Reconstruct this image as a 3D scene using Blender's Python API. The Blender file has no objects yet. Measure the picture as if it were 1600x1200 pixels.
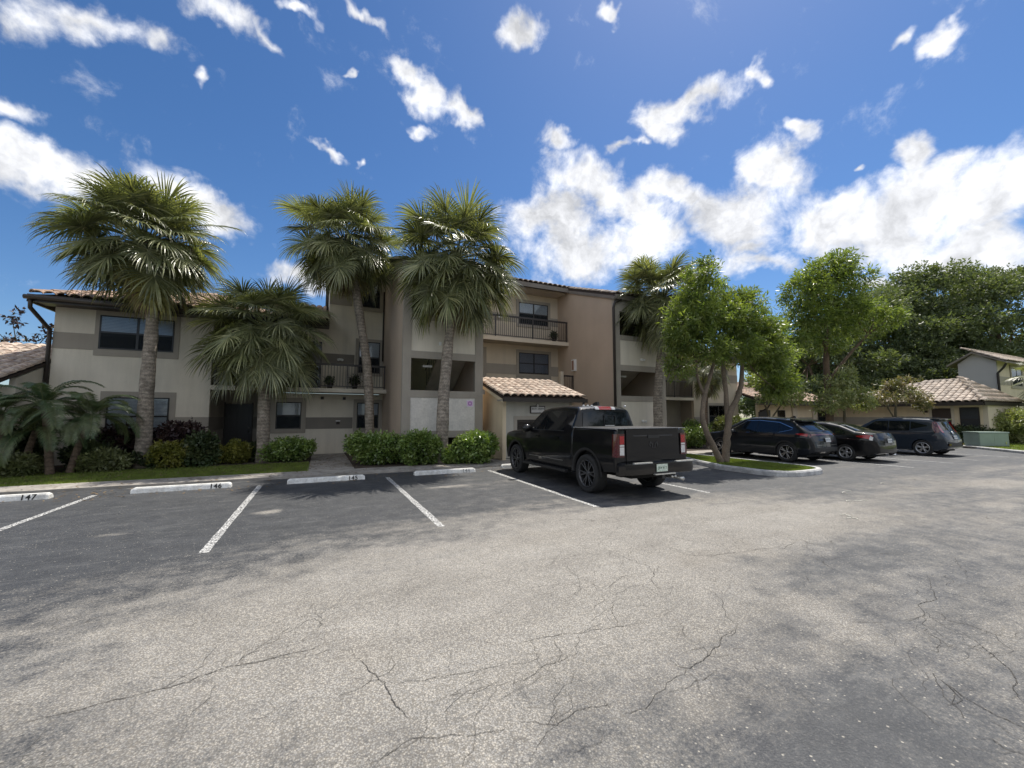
import bpy, math, random
import numpy as np
from mathutils import Vector, Matrix

# ------------------------------------------------------------------ camera, sky, sun, exposure
scene = bpy.context.scene
COL = scene.collection
cam_d = bpy.data.cameras.new('camera'); cam = bpy.data.objects.new('camera', cam_d); COL.objects.link(cam)
cam.location = (0, 0, 1.7)
cam.rotation_euler = (math.radians(90 + 4.51), 0, math.radians(-25.3))
cam_d.sensor_width = 36; cam_d.lens = 634 / 1600 * 36; cam_d.clip_end = 3000; cam_d.clip_start = .05
scene.camera = cam
SUN_DIR = Vector((.45, .26, 1.0)).normalized()          # towards the sun
SUN_EL = math.asin(SUN_DIR.z); SUN_AZ = math.atan2(SUN_DIR.x, SUN_DIR.y)
sd = bpy.data.lights.new('sun', 'SUN'); sd.energy = 2.6; sd.angle = math.radians(.5); sd.color = (1, .94, .85)
sun = bpy.data.objects.new('sun', sd); COL.objects.link(sun); sun.rotation_euler = SUN_DIR.to_track_quat('Z', 'Y').to_euler()
scene.view_settings.view_transform = 'Standard'; scene.view_settings.look = 'None'
scene.view_settings.exposure = 1.12; scene.view_settings.gamma = 1; scene.view_settings.use_curve_mapping = False
SKY_STRENGTH = .088
CLOUDS=[
((0.4666, 0.7656, 0.4429), (0.8621, -0.5049, -0.0437), 0.1557, 0.0971, 1),
((0.5293, 0.6933, 0.4891), (0.8384, -0.351, -0.4169), 0.1531, 0.0661, 1),
((0.5248, 0.763, 0.3773), (0.8335, -0.5494, -0.058), 0.1562, 0.0824, 1),
((0.4218, 0.7024, 0.5733), (0.8713, -0.4884, -0.0486), 0.047, 0.0253, 0.75),
((0.6619, 0.5868, 0.4664), (0.7168, -0.6751, -0.1744), 0.1078, 0.0596, 0.9),
((0.6436, 0.6628, 0.3828), (0.7437, -0.6574, -0.1211), 0.1416, 0.066, 0.95),
((0.6176, 0.6527, 0.4388), (0.7598, -0.6372, -0.1292), 0.1037, 0.0754, 1),
((0.7509, 0.5242, 0.4016), (0.6295, -0.7491, -0.2063), 0.1387, 0.0942, 1.1),
((0.7725, 0.446, 0.452), (0.3542, -0.8947, 0.2722), 0.066, 0.0894, 1.05),
((0.7581, 0.4062, 0.5102), (0.0557, -0.8217, 0.5672), 0.0248, 0.0321, 0.8),
((0.8444, 0.4022, 0.3538), (0.4998, -0.8261, -0.2604), 0.1052, 0.077, 1),
((0.8566, 0.27, 0.4397), (0.3864, -0.8994, -0.2046), 0.0393, 0.0651, 1.1),
((0.8799, 0.2896, 0.3767), (0.2742, -0.9574, 0.0908), 0.077, 0.0727, 1.1),
((0.9158, 0.2178, 0.3374), (0.3392, -0.8665, -0.3661), 0.0886, 0.0767, 1.05),
((0.8856, 0.3273, 0.3294), (0.423, -0.8582, -0.2907), 0.1307, 0.0724, 1.0),
((0.9315, 0.2392, 0.2741), (0.3178, -0.8988, -0.302), 0.1012, 0.0576, 1.0),
((0.6258, 0.5106, 0.5896), (0.6653, -0.7436, -0.0668), 0.1076, 0.0406, 1),
((0.5974, 0.555, 0.5788), (0.7957, -0.3383, -0.5024), 0.0756, 0.0392, 0.95),
((0.6857, 0.4312, 0.5864), (0.4233, -0.8922, 0.1574), 0.0258, 0.0177, 0.8),
((0.3148, 0.6378, 0.703), (0.947, -0.2512, -0.2003), 0.0741, 0.0504, 1.0),
((0.4589, 0.5314, 0.7121), (0.8314, -0.5382, -0.1382), 0.0248, 0.0154, 0.8),
((0.7971, 0.2085, 0.5667), (0.4044, -0.8804, -0.2476), 0.0402, 0.0235, 0.9),
((0.7719, 0.257, 0.5815), (0.2632, -0.962, 0.0733), 0.0262, 0.0169, 0.75),
((0.5467, 0.628, 0.5538), (0.6799, -0.7199, 0.1397), 0.054, 0.0171, 0.7),
((0.7987, 0.5208, 0.3014), (0.5808, -0.7951, -0.1746), 0.1355, 0.0329, 0.75),
((0.9039, 0.3481, 0.2485), (0.4012, -0.8882, -0.2239), 0.0483, 0.0221, 0.75),
((0.83, 0.3439, 0.4391), (0.5039, -0.7969, -0.3332), 0.0173, 0.0131, 0.75),
((-0.3754, 0.8536, 0.361), (0.923, 0.3044, 0.2352), 0.1499, 0.053, 1),
((-0.2234, 0.8911, 0.3951), (0.9226, 0.3227, -0.2115), 0.1087, 0.0487, 1),
((-0.4156, 0.8332, 0.3648), (0.881, 0.2663, 0.3911), 0.0548, 0.04, 1),
((-0.0341, 0.9532, 0.3003), (0.9893, -0.0137, 0.1455), 0.103, 0.0396, 0.8),
((0.2376, 0.8784, 0.4147), (0.9538, -0.2932, 0.066), 0.0144, 0.0136, 0.3),
((0.7773, 0.5321, 0.3357), (0.6054, -0.7748, -0.1823), 0.0671, 0.0377, 0.7),
((-0.3974, 0.8143, 0.4231), (0.9156, 0.3852, 0.1151), 0.0467, 0.024, 0.7),
((-0.3285, 0.758, 0.5635), (0.9286, 0.1466, 0.341), 0.153, 0.0394, 0.7),
((-0.2647, 0.7695, 0.5812), (0.8096, 0.5039, -0.3011), 0.0459, 0.0256, 0.7),
((-0.3748, 0.7459, 0.5507), (0.8735, 0.0825, 0.4797), 0.0849, 0.0369, 0.65),
((-0.1699, 0.7483, 0.6412), (0.9788, 0.2042, 0.0181), 0.0986, 0.0307, 0.65),
((-0.1005, 0.7682, 0.6323), (0.6783, 0.5164, -0.5227), 0.0485, 0.0199, 0.65),
((-0.1938, 0.7993, 0.5688), (0.4865, 0.5803, -0.6531), 0.0202, 0.0148, 0.75),
((0.1176, 0.7517, 0.6489), (0.9561, 0.0881, -0.2794), 0.0599, 0.0283, 0.85),
((0.1701, 0.7631, 0.6235), (0.9664, -0.0093, -0.2569), 0.0592, 0.0436, 0.9),
((0.2341, 0.7552, 0.6123), (0.6431, 0.3495, -0.6814), 0.0428, 0.031, 0.85),
((0.1468, 0.8008, 0.5807), (0.9621, 0.0174, -0.2723), 0.0359, 0.0195, 0.7),
((0.0118, 0.8483, 0.5294), (0.9702, -0.1402, 0.1974), 0.0487, 0.0135, 0.75),
((0.0783, 0.8445, 0.5298), (0.9682, -0.1932, 0.159), 0.0152, 0.0162, 0.7),
((0.0378, 0.7104, 0.7028), (0.9889, 0.0726, -0.13), 0.048, 0.0161, 0.7),
((-0.0711, 0.7412, 0.6675), (0.7967, 0.4436, -0.4106), 0.0314, 0.013, 0.7),
((0.014, 0.7643, 0.6447), (0.9568, -0.1995, 0.2114), 0.0157, 0.0094, 0.6),
((0.5841, 0.5941, 0.5531), (0.6499, -0.7513, 0.1153), 0.0349, 0.0121, 0.6),
]


world = bpy.data.worlds.new('World'); scene.world = world; world.use_nodes = True
def build_world():
    nt = world.node_tree; nt.nodes.clear(); N = nt.nodes.new; L = nt.links.new
    out = N('ShaderNodeOutputWorld'); bg = N('ShaderNodeBackground'); L(bg.outputs[0], out.inputs[0])
    bg.inputs['Strength'].default_value = SKY_STRENGTH
    sky = N('ShaderNodeTexSky'); sky.sky_type = 'NISHITA'; sky.sun_disc = False
    sky.sun_elevation = SUN_EL; sky.sun_rotation = SUN_AZ; sky.altitude = 0; sky.air_density = 1.0; sky.dust_density = .35; sky.ozone_density = 5.5
    tc = N('ShaderNodeTexCoord')
    def math_(op, a, b=None, c=None, clamp=False):
        n = N('ShaderNodeMath'); n.operation = op; n.use_clamp = clamp
        for i, v in enumerate((a, b, c)):
            if v is None: continue
            if isinstance(v, (int, float)): n.inputs[i].default_value = v
            else: L(v, n.inputs[i])
        return n.outputs[0]
    def noise(vec, scale, detail, rough=.55, dist=0):
        n = N('ShaderNodeTexNoise'); n.inputs['Scale'].default_value = scale; n.inputs['Detail'].default_value = detail
        n.inputs['Roughness'].default_value = rough; n.inputs['Distortion'].default_value = dist; L(vec, n.inputs['Vector']); return n
    def vmath(op, a, b):
        n = N('ShaderNodeVectorMath'); n.operation = op
        for i, v in enumerate((a, b)):
            if v is None: continue
            if isinstance(v, tuple): n.inputs[i].default_value = v
            elif isinstance(v, (int, float)): n.inputs['Scale'].default_value = v
            else: L(v, n.inputs[i])
        return n.outputs['Value' if op == 'LENGTH' else 0]
    d = tc.outputs['Generated']
    w1 = noise(d, 5.0, 4, .6); off = vmath('SUBTRACT', w1.outputs['Color'], (.5, .5, .5))
    dw = vmath('ADD', d, vmath('SCALE', off, .17))
    w2 = noise(d, 22.0, 3, .6); off2 = vmath('SUBTRACT', w2.outputs['Color'], (.5, .5, .5))
    dw = vmath('ADD', dw, vmath('SCALE', off2, .045))
    acc = None
    for c, ex, ra, rb, s in CLOUDS:
        c = Vector(c); ex = Vector(ex); ex = (ex - c * ex.dot(c)).normalized(); ey = c.cross(ex)
        R = Matrix((ex, ey, c)).transposed()
        m = N('ShaderNodeMapping'); m.vector_type = 'TEXTURE'
        m.inputs['Location'].default_value = c; m.inputs['Rotation'].default_value = R.to_euler(); m.inputs['Scale'].default_value = (ra * 1.04, rb * 1.04, 1.0)
        L(dw, m.inputs['Vector'])
        ln = vmath('LENGTH', m.outputs[0], None)
        v = math_('MULTIPLY', math_('SUBTRACT', 1.0, ln), s)
        acc = v if acc is None else math_('SMOOTH_MAX', acc, v, .12)
    # unseen cumulus added outside the view, white fill light for the shaded facades
    g = noise(d, 2.6, 5, .55); gd = N('ShaderNodeVectorMath'); gd.operation = 'DOT_PRODUCT'; gd.inputs[1].default_value = (.427, .904, .1); L(d, gd.inputs[0])
    gate = N('ShaderNodeMapRange'); gate.interpolation_type = 'SMOOTHSTEP'; gate.inputs['From Min'].default_value = .45; gate.inputs['From Max'].default_value = .05; L(gd.outputs['Value'], gate.inputs['Value'])
    gen = math_('MULTIPLY', math_('MULTIPLY', math_('SUBTRACT', g.outputs[0], .385), 4.2), gate.outputs[0])
    acc = math_('MAXIMUM', acc, gen); acc = math_('MAXIMUM', acc, -.62)
    f1 = noise(d, 11.0, 10, .66, .25)
    f2 = noise(vmath('ADD', d, tuple(SUN_DIR * .03)), 11.0, 10, .66, .25)
    dens = math_('ADD', math_('MULTIPLY', acc, 1.5), math_('MULTIPLY', math_('SUBTRACT', f1.outputs[0], .53), 2.1))
    mr = N('ShaderNodeMapRange'); mr.interpolation_type = 'SMOOTHSTEP'; mr.inputs['From Min'].default_value = .08; mr.inputs['From Max'].default_value = 1.0
    L(dens, mr.inputs['Value'])
    alpha = math_('MULTIPLY', mr.outputs[0], .96)
    # relief: thicker towards the sun side reads darker below
    f3 = noise(dw, 6.5, 6, .58); f4 = noise(vmath('ADD', dw, tuple(SUN_DIR * .045)), 6.5, 6, .58)
    rel = math_('ADD', math_('MULTIPLY', math_('SUBTRACT', f3.outputs[0], f4.outputs[0]), 1.7), math_('MULTIPLY', math_('SUBTRACT', f1.outputs[0], f2.outputs[0]), .8))
    thick = N('ShaderNodeMapRange'); thick.inputs['From Min'].default_value = .35; thick.inputs['From Max'].default_value = 1.1; thick.inputs['To Min'].default_value = 0; thick.inputs['To Max'].default_value = .13
    L(dens, thick.inputs['Value'])
    val = math_('SUBTRACT', math_('ADD', 1.0, rel), thick.outputs[0])
    val = math_('MINIMUM', math_('MAXIMUM', val, .60), 1.12)
    cc = N('ShaderNodeMixRGB'); cc.blend_type = 'MULTIPLY'; cc.inputs[0].default_value = 1; cc.inputs[1].default_value = (5.7, 5.75, 5.9, 1); L(val, cc.inputs[2])
    # deeper blue towards the zenith is the sky's own; only a saturation tweak of the whole dome
    hs = N('ShaderNodeHueSaturation'); hs.inputs['Saturation'].default_value = 1.16; hs.inputs['Value'].default_value = .60; L(sky.outputs[0], hs.inputs['Color'])
    tn = N('ShaderNodeMixRGB'); tn.blend_type = 'MULTIPLY'; tn.inputs[0].default_value = 1; tn.inputs[2].default_value = (1.0, .99, 1.03, 1); L(hs.outputs[0], tn.inputs[1])
    mx = N('ShaderNodeMixRGB'); L(alpha, mx.inputs[0]); L(tn.outputs[0], mx.inputs[1]); L(cc.outputs[0], mx.inputs[2])
    L(mx.outputs[0], bg.inputs[0])
build_world()

rng = np.random.default_rng(7); random.seed(7)

# ------------------------------------------------------------------ helpers
def mesh_from(name, V, Fc, mats=(), smooth=False, mi=None):
    me = bpy.data.meshes.new(name)
    V = np.asarray(V, dtype=np.float32).reshape(-1, 3)
    if isinstance(Fc, np.ndarray) and Fc.ndim == 2:
        n, k = Fc.shape
        me.vertices.add(len(V)); me.vertices.foreach_set('co', V.ravel())
        me.loops.add(n * k); me.loops.foreach_set('vertex_index', Fc.astype(np.int32).ravel())
        me.polygons.add(n); me.polygons.foreach_set('loop_start', np.arange(0, n * k, k, dtype=np.int32))
        me.polygons.foreach_set('loop_total', np.full(n, k, dtype=np.int32))
        me.update(calc_edges=True)
    else:
        me.from_pydata([tuple(map(float, v)) for v in V], [], [tuple(map(int, f)) for f in Fc])
    for m in mats: me.materials.append(m)
    if mi is not None: me.polygons.foreach_set('material_index', np.asarray(mi, dtype=np.int32))
    if smooth: me.polygons.foreach_set('use_smooth', [True] * len(me.polygons))
    me.update(); return me

def link(name, me, parent=None, loc=(0, 0, 0), rot=(0, 0, 0)):
    o = bpy.data.objects.new(name, me); COL.objects.link(o)
    o.location = loc; o.rotation_euler = rot
    if parent is not None: o.parent = parent
    return o

def tag(o, label, cat, group=None, kind=None):
    o['label'] = label; o['category'] = cat
    if group: o['group'] = group
    if kind: o['kind'] = kind
    return o

def thing(name, label, cat, loc=(0, 0, 0), rz=0, group=None):
    return tag(link(name, None, None, loc, (0, 0, rz)), label, cat, group)

def structure(o):
    o['kind'] = 'structure'; return o

class MB:
    """collects faces for one mesh"""
    def __init__(s): s.v = []; s.f = []; s.m = []
    def add(s, V, Fc, mi=0):
        b = len(s.v); s.v += [tuple(p) for p in V]
        for f in Fc: s.f.append(tuple(i + b for i in f)); s.m.append(mi)
        return s
    def box(s, x0, x1, y0, y1, z0, z1, mi=0):
        V = [(x0, y0, z0), (x1, y0, z0), (x1, y1, z0), (x0, y1, z0), (x0, y0, z1), (x1, y0, z1), (x1, y1, z1), (x0, y1, z1)]
        return s.add(V, [(0, 3, 2, 1), (4, 5, 6, 7), (0, 1, 5, 4), (1, 2, 6, 5), (2, 3, 7, 6), (3, 0, 4, 7)], mi)
    def prism(s, poly, axis, a, b, mi=0):
        """poly: 2-D points; axis: 0 -> extruded along x (poly in y,z); 1 -> along y (x,z); 2 -> along z (x,y)"""
        n = len(poly)
        def p(q, t): return (t, q[0], q[1]) if axis == 0 else ((q[0], t, q[1]) if axis == 1 else (q[0], q[1], t))
        V = [p(q, a) for q in poly] + [p(q, b) for q in poly]
        F = [tuple(range(n - 1, -1, -1)), tuple(range(n, 2 * n))] + [(i, (i + 1) % n, n + (i + 1) % n, n + i) for i in range(n)]
        return s.add(V, F, mi)
    def tube(s, pts, rad, n=8, mi=0, cap=True, flat=1.0):
        pts = [Vector(p) for p in pts]
        if isinstance(rad, (int, float)): rad = [rad] * len(pts)
        rings = []; b = len(s.v); up = None
        for i, p in enumerate(pts):
            t = (pts[min(i + 1, len(pts) - 1)] - pts[max(i - 1, 0)]).normalized()
            if up is None: up = Vector((0, 0, 1)) if abs(t.z) < .9 else Vector((1, 0, 0))
            a = t.cross(up).normalized(); c = a.cross(t).normalized(); up = c
            for k in range(n):
                th = 2 * math.pi * k / n
                s.v.append(tuple(p + a * math.cos(th) * rad[i] + c * math.sin(th) * rad[i] * flat))
        for i in range(len(pts) - 1):
            for k in range(n):
                k2 = (k + 1) % n
                s.f.append((b + i * n + k, b + i * n + k2, b + (i + 1) * n + k2, b + (i + 1) * n + k)); s.m.append(mi)
        if cap:
            s.f.append(tuple(b + k for k in range(n))[::-1]); s.m.append(mi)
            s.f.append(tuple(b + (len(pts) - 1) * n + k for k in range(n))); s.m.append(mi)
        return s
    def lathe(s, prof, c, axis, n=24, mi=0, close=False):
        """prof: (radius, offset along axis)"""
        b = len(s.v); ax = Vector(axis).normalized(); c = Vector(c)
        u = ax.orthogonal().normalized(); w = ax.cross(u)
        for r, h in prof:
            for k in range(n):
                th = 2 * math.pi * k / n
                s.v.append(tuple(c + ax * h + (u * math.cos(th) + w * math.sin(th)) * r))
        m = len(prof)
        for i in range(m if close else m - 1):
            j = (i + 1) % m
            for k in range(n):
                k2 = (k + 1) % n
                s.f.append((b + i * n + k, b + j * n + k, b + j * n + k2, b + i * n + k2)); s.m.append(mi)
        return s
    def mesh(s, name, mats, smooth=False):
        return mesh_from(name, s.v, s.f, mats if isinstance(mats, (list, tuple)) else [mats], smooth, s.m)
    def build(s, name, mats, parent=None, smooth=False, loc=(0, 0, 0), rot=(0, 0, 0)):
        return link(name, s.mesh(name, mats, smooth), parent, loc, rot)

def auto_sharp(me, ang=35):
    import bmesh
    bm = bmesh.new(); bm.from_mesh(me); bmesh.ops.recalc_face_normals(bm, faces=bm.faces)
    for f in bm.faces: f.smooth = True
    for e in bm.edges:
        if len(e.link_faces) == 2 and e.calc_face_angle(0) > math.radians(ang): e.smooth = False
    bm.to_mesh(me); bm.free(); return me

# ------------------------------------------------------------------ materials
def mat(name, col, rough=.8, var=.12, scale=3.0, fine=.0, fscale=60, bump=0.0, bscale=80, metal=0.0, spec=.5, coat=0.0, coords='Position', col2=None, trans=0.0, emit=0, rand=0.0, streak=0.0):
    m = bpy.data.materials.new(name); m.use_nodes = True; nt = m.node_tree; N = nt.nodes.new; L = nt.links.new
    b = nt.nodes['Principled BSDF']; out = nt.nodes['Material Output']
    b.inputs['Roughness'].default_value = rough; b.inputs['Metallic'].default_value = metal; b.inputs['Specular IOR Level'].default_value = spec
    if coat: b.inputs['Coat Weight'].default_value = coat; b.inputs['Coat Roughness'].default_value = .04
    if coords == 'Position': src = N('ShaderNodeNewGeometry').outputs['Position']
    else: src = N('ShaderNodeTexCoord').outputs['Object']
    col = tuple(col) + (1,)
    n1 = N('ShaderNodeTexNoise'); n1.inputs['Scale'].default_value = scale; n1.inputs['Detail'].default_value = 5; L(src, n1.inputs['Vector'])
    mr = N('ShaderNodeMapRange'); mr.inputs['From Min'].default_value = .3; mr.inputs['From Max'].default_value = .7
    mr.inputs['To Min'].default_value = 1 - var; mr.inputs['To Max'].default_value = 1 + var; L(n1.outputs[0], mr.inputs['Value'])
    f = mr.outputs[0]
    def mul(a, bb):
        n = N('ShaderNodeMath'); n.operation = 'MULTIPLY'; L(a, n.inputs[0]); L(bb, n.inputs[1]); return n.outputs[0]
    if fine:
        n2 = N('ShaderNodeTexNoise'); n2.inputs['Scale'].default_value = fscale; n2.inputs['Detail'].default_value = 3; L(src, n2.inputs['Vector'])
        m2 = N('ShaderNodeMapRange'); m2.inputs['From Min'].default_value = .3; m2.inputs['From Max'].default_value = .7
        m2.inputs['To Min'].default_value = 1 - fine; m2.inputs['To Max'].default_value = 1 + fine; L(n2.outputs[0], m2.inputs['Value']); f = mul(f, m2.outputs[0])
    if streak:
        mp = N('ShaderNodeMapping'); mp.inputs['Scale'].default_value = (2.2, 2.2, .22); L(src, mp.inputs['Vector'])
        n3 = N('ShaderNodeTexNoise'); n3.inputs['Scale'].default_value = 1.0; n3.inputs['Detail'].default_value = 6; n3.inputs['Roughness'].default_value = .65; L(mp.outputs[0], n3.inputs['Vector'])
        m3 = N('ShaderNodeMapRange'); m3.inputs['From Min'].default_value = .42; m3.inputs['From Max'].default_value = .72
        m3.inputs['To Min'].default_value = 1; m3.inputs['To Max'].default_value = 1 - streak; L(n3.outputs[0], m3.inputs['Value']); f = mul(f, m3.outputs[0])
    if rand:
        oi = N('ShaderNodeObjectInfo'); m4 = N('ShaderNodeMapRange'); m4.inputs['To Min'].default_value = 1 - rand; m4.inputs['To Max'].default_value = 1 + rand
        L(oi.outputs['Random'], m4.inputs['Value']); f = mul(f, m4.outputs[0])
    base = None
    if col2 is not None:
        mxc = N('ShaderNodeMixRGB'); mxc.inputs[1].default_value = col; mxc.inputs[2].default_value = tuple(col2) + (1,)
        n5 = N('ShaderNodeTexNoise'); n5.inputs['Scale'].default_value = scale * 2.3; n5.inputs['Detail'].default_value = 6; L(src, n5.inputs['Vector'])
        m5 = N('ShaderNodeMapRange'); m5.inputs['From Min'].default_value = .42; m5.inputs['From Max'].default_value = .62; L(n5.outputs[0], m5.inputs['Value'])
        L(m5.outputs[0], mxc.inputs[0]); base = mxc.outputs[0]
    mx = N('ShaderNodeMixRGB'); mx.blend_type = 'MULTIPLY'; mx.inputs[0].default_value = 1
    if base is not None: L(base, mx.inputs[1])
    else: mx.inputs[1].default_value = col
    L(f, mx.inputs[2]); L(mx.outputs[0], b.inputs['Base Color'])
    if bump:
        nb = N('ShaderNodeTexNoise'); nb.inputs['Scale'].default_value = bscale; nb.inputs['Detail'].default_value = 4; L(src, nb.inputs['Vector'])
        bp = N('ShaderNodeBump'); bp.inputs['Strength'].default_value = bump; bp.inputs['Distance'].default_value = .01; L(nb.outputs[0], bp.inputs['Height']); L(bp.outputs[0], b.inputs['Normal'])
    if trans:
        tr = N('ShaderNodeBsdfTranslucent'); hs = N('ShaderNodeMixRGB'); hs.blend_type = 'MULTIPLY'; hs.inputs[0].default_value = 1; hs.inputs[2].default_value = (1.3, 1.35, .5, 1)
        L(mx.outputs[0], hs.inputs[1]); L(hs.outputs[0], tr.inputs['Color'])
        ms = N('ShaderNodeMixShader'); ms.inputs[0].default_value = trans; L(b.outputs[0], ms.inputs[1]); L(tr.outputs[0], ms.inputs[2]); L(ms.outputs[0], out.inputs['Surface'])
    return m

def glass_mat(name, tint, alpha, rough=.03):
    """tinted glass: mirror-like reflection by Fresnel over a see-through tint"""
    m = bpy.data.materials.new(name); m.use_nodes = True; nt = m.node_tree; nt.nodes.clear(); N = nt.nodes.new; L = nt.links.new
    out = N('ShaderNodeOutputMaterial'); g = N('ShaderNodeBsdfGlossy'); g.inputs['Roughness'].default_value = rough; g.inputs['Color'].default_value = (.9, .95, 1, 1)
    t = N('ShaderNodeBsdfTransparent'); t.inputs[0].default_value = tuple(tint) + (1,)
    dfs = N('ShaderNodeBsdfDiffuse'); dfs.inputs[0].default_value = (.01, .012, .014, 1)
    a = N('ShaderNodeMixShader'); a.inputs[0].default_value = alpha; L(dfs.outputs[0], a.inputs[1]); L(t.outputs[0], a.inputs[2])
    fr = N('ShaderNodeFresnel'); fr.inputs['IOR'].default_value = 1.45
    x = N('ShaderNodeMixShader'); L(fr.outputs[0], x.inputs[0]); L(a.outputs[0], x.inputs[1]); L(g.outputs[0], x.inputs[2]); L(x.outputs[0], out.inputs['Surface'])
    return m

M = {}
M['light'] = mat('stucco_light', (.71, .655, .55), .9, .07, 1.0, .05, 90, bump=.5, bscale=70, streak=.14)
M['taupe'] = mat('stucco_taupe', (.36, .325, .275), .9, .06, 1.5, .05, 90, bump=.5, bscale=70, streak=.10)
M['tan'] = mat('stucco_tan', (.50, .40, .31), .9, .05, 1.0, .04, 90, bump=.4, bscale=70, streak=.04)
M['cream'] = mat('stucco_cream', (.72, .60, .42), .9, .05, 1.3, .04, 90, bump=.4, bscale=70, streak=.12)
M['panel'] = mat('rough_plaster', (.70, .665, .61), .9, .08, 4.0, .08, 14, bump=1.0, bscale=26, streak=.06)
M['grey_stucco'] = mat('stucco_grey', (.40, .395, .39), .9, .05, 1.0, .04, 60, bump=.3)
M['band2'] = mat('stucco_band', (.22, .20, .175), .9, .06, 1.5, .05, 90, bump=.5, bscale=70)
M['brown'] = mat('dark_brown_trim', (.035, .028, .024), .45, .15, 3, spec=.4)
M['fascia'] = mat('fascia_board', (.20, .175, .15), .7, .12, 2, streak=.2)
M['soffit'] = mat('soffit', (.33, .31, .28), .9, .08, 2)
M['frame'] = mat('window_frame_bronze', (.022, .02, .02), .35, .1, 3, spec=.5)
M['door'] = mat('painted_door', (.020, .022, .026), .4, .1, 3)
M['blind'] = mat('blind', (.62, .63, .62), .8, .05, 3)
M['screen'] = mat('insect_screen', (.03, .033, .038), .7, .1, 6)
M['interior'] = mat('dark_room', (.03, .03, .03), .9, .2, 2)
M['pane'] = glass_mat('window_glass', (.9, .92, .94), .93)
M['rail'] = mat('railing_bronze', (.035, .030, .030), .45, .15, 4)
M['concrete'] = mat('concrete', (.36, .335, .30), .9, .18, 1.6, .12, 60, bump=.4, bscale=90, col2=(.26, .24, .215))
M['kerbc'] = mat('kerb_concrete', (.50, .50, .49), .85, .2, 2.5, .15, 40, bump=.5, bscale=50, col2=(.36, .36, .36))
M['white'] = mat('white_paint', (.80, .80, .78), .7, .06, 3, .08, 50, bump=.3, bscale=40)
M['black'] = mat('black_paint', (.02, .02, .02), .7, .1, 3)
M['tile'] = mat('roof_tile', (.29, .21, .165), .75, .10, 2.5, .18, 26, bump=.4, bscale=60, rand=.28, col2=(.46, .30, .20))
M['tile_joined'] = mat('roof_tile_weathered', (.28, .205, .165), .8, .3, 3.2, .2, 26, bump=.4, bscale=60, col2=(.44, .30, .215))
M['tile_grey'] = mat('roof_tile_brown', (.30, .25, .205), .8, .25, 3.2, .2, 26, bump=.4, bscale=60, rand=.2, col2=(.50, .42, .34))
M['deck'] = mat('roof_underlay', (.05, .035, .028), .9, .2, 3)
M['mulch'] = mat('mulch', (.055, .040, .030), .95, .35, 8, .4, 60, bump=1.0, bscale=50)
M['grass'] = mat('lawn', (.13, .18, .035), .9, .25, 1.5, .35, 40, bump=.8, bscale=70, col2=(.15, .17, .045))
M['blade'] = mat('grass_blade', (.17, .23, .04), .7, .3, 2.5, trans=.35, col2=(.14, .17, .04))
M['bark_grey'] = mat('pale_bark', (.19, .15, .11), .9, .2, 5, .25, 30, bump=1.0, bscale=35, coords='Object', streak=.35)
M['bark_brown'] = mat('brown_bark', (.14, .095, .06), .9, .25, 5, .3, 30, bump=1.0, bscale=35, coords='Object', streak=.4)
M['stem'] = mat('stem', (.10, .085, .05), .9, .2, 5)
M['chrome'] = mat('chrome', (.75, .76, .78), .12, .02, 2, metal=1)
M['dark_metal'] = mat('dark_metal', (.04, .04, .04), .4, .1, 4, metal=.4)
M['green_metal'] = mat('green_enamel', (.25, .32, .275), .5, .08, 2, streak=.1)
def leafmat(name, c, c2, rough=.38, trans=.3, var=.25, scale=1.2, spec=.5):
    return mat(name, c, rough, var, scale, .25, 9, trans=trans, col2=c2, spec=spec)
M['palm'] = mat('palm_leaf', (.135, .155, .075), .33, .2, 1.3, .15, 7, trans=.28, col2=(.23, .245, .125), rand=.35, spec=.75)
M['palm_l'] = mat('palm_leaf_highlight', (.40, .40, .22), .3, .15, 1.3, .15, 7, trans=.25, col2=(.30, .32, .17), rand=.25, spec=.8)  # cream leaflets: highlights of the glossy fronds put into the colour
M['palm_y'] = mat('palm_leaf_yellowing', (.26, .24, .085), .45, .25, 1.5, .2, 8, trans=.25, col2=(.15, .15, .06), rand=.2)
M['palm_dead'] = mat('palm_leaf_dead', (.24, .17, .095), .8, .25, 2, .2, 8, col2=(.16, .11, .06), rand=.25)
M['petiole'] = mat('petiole', (.12, .14, .05), .5, .2, 2)


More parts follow.
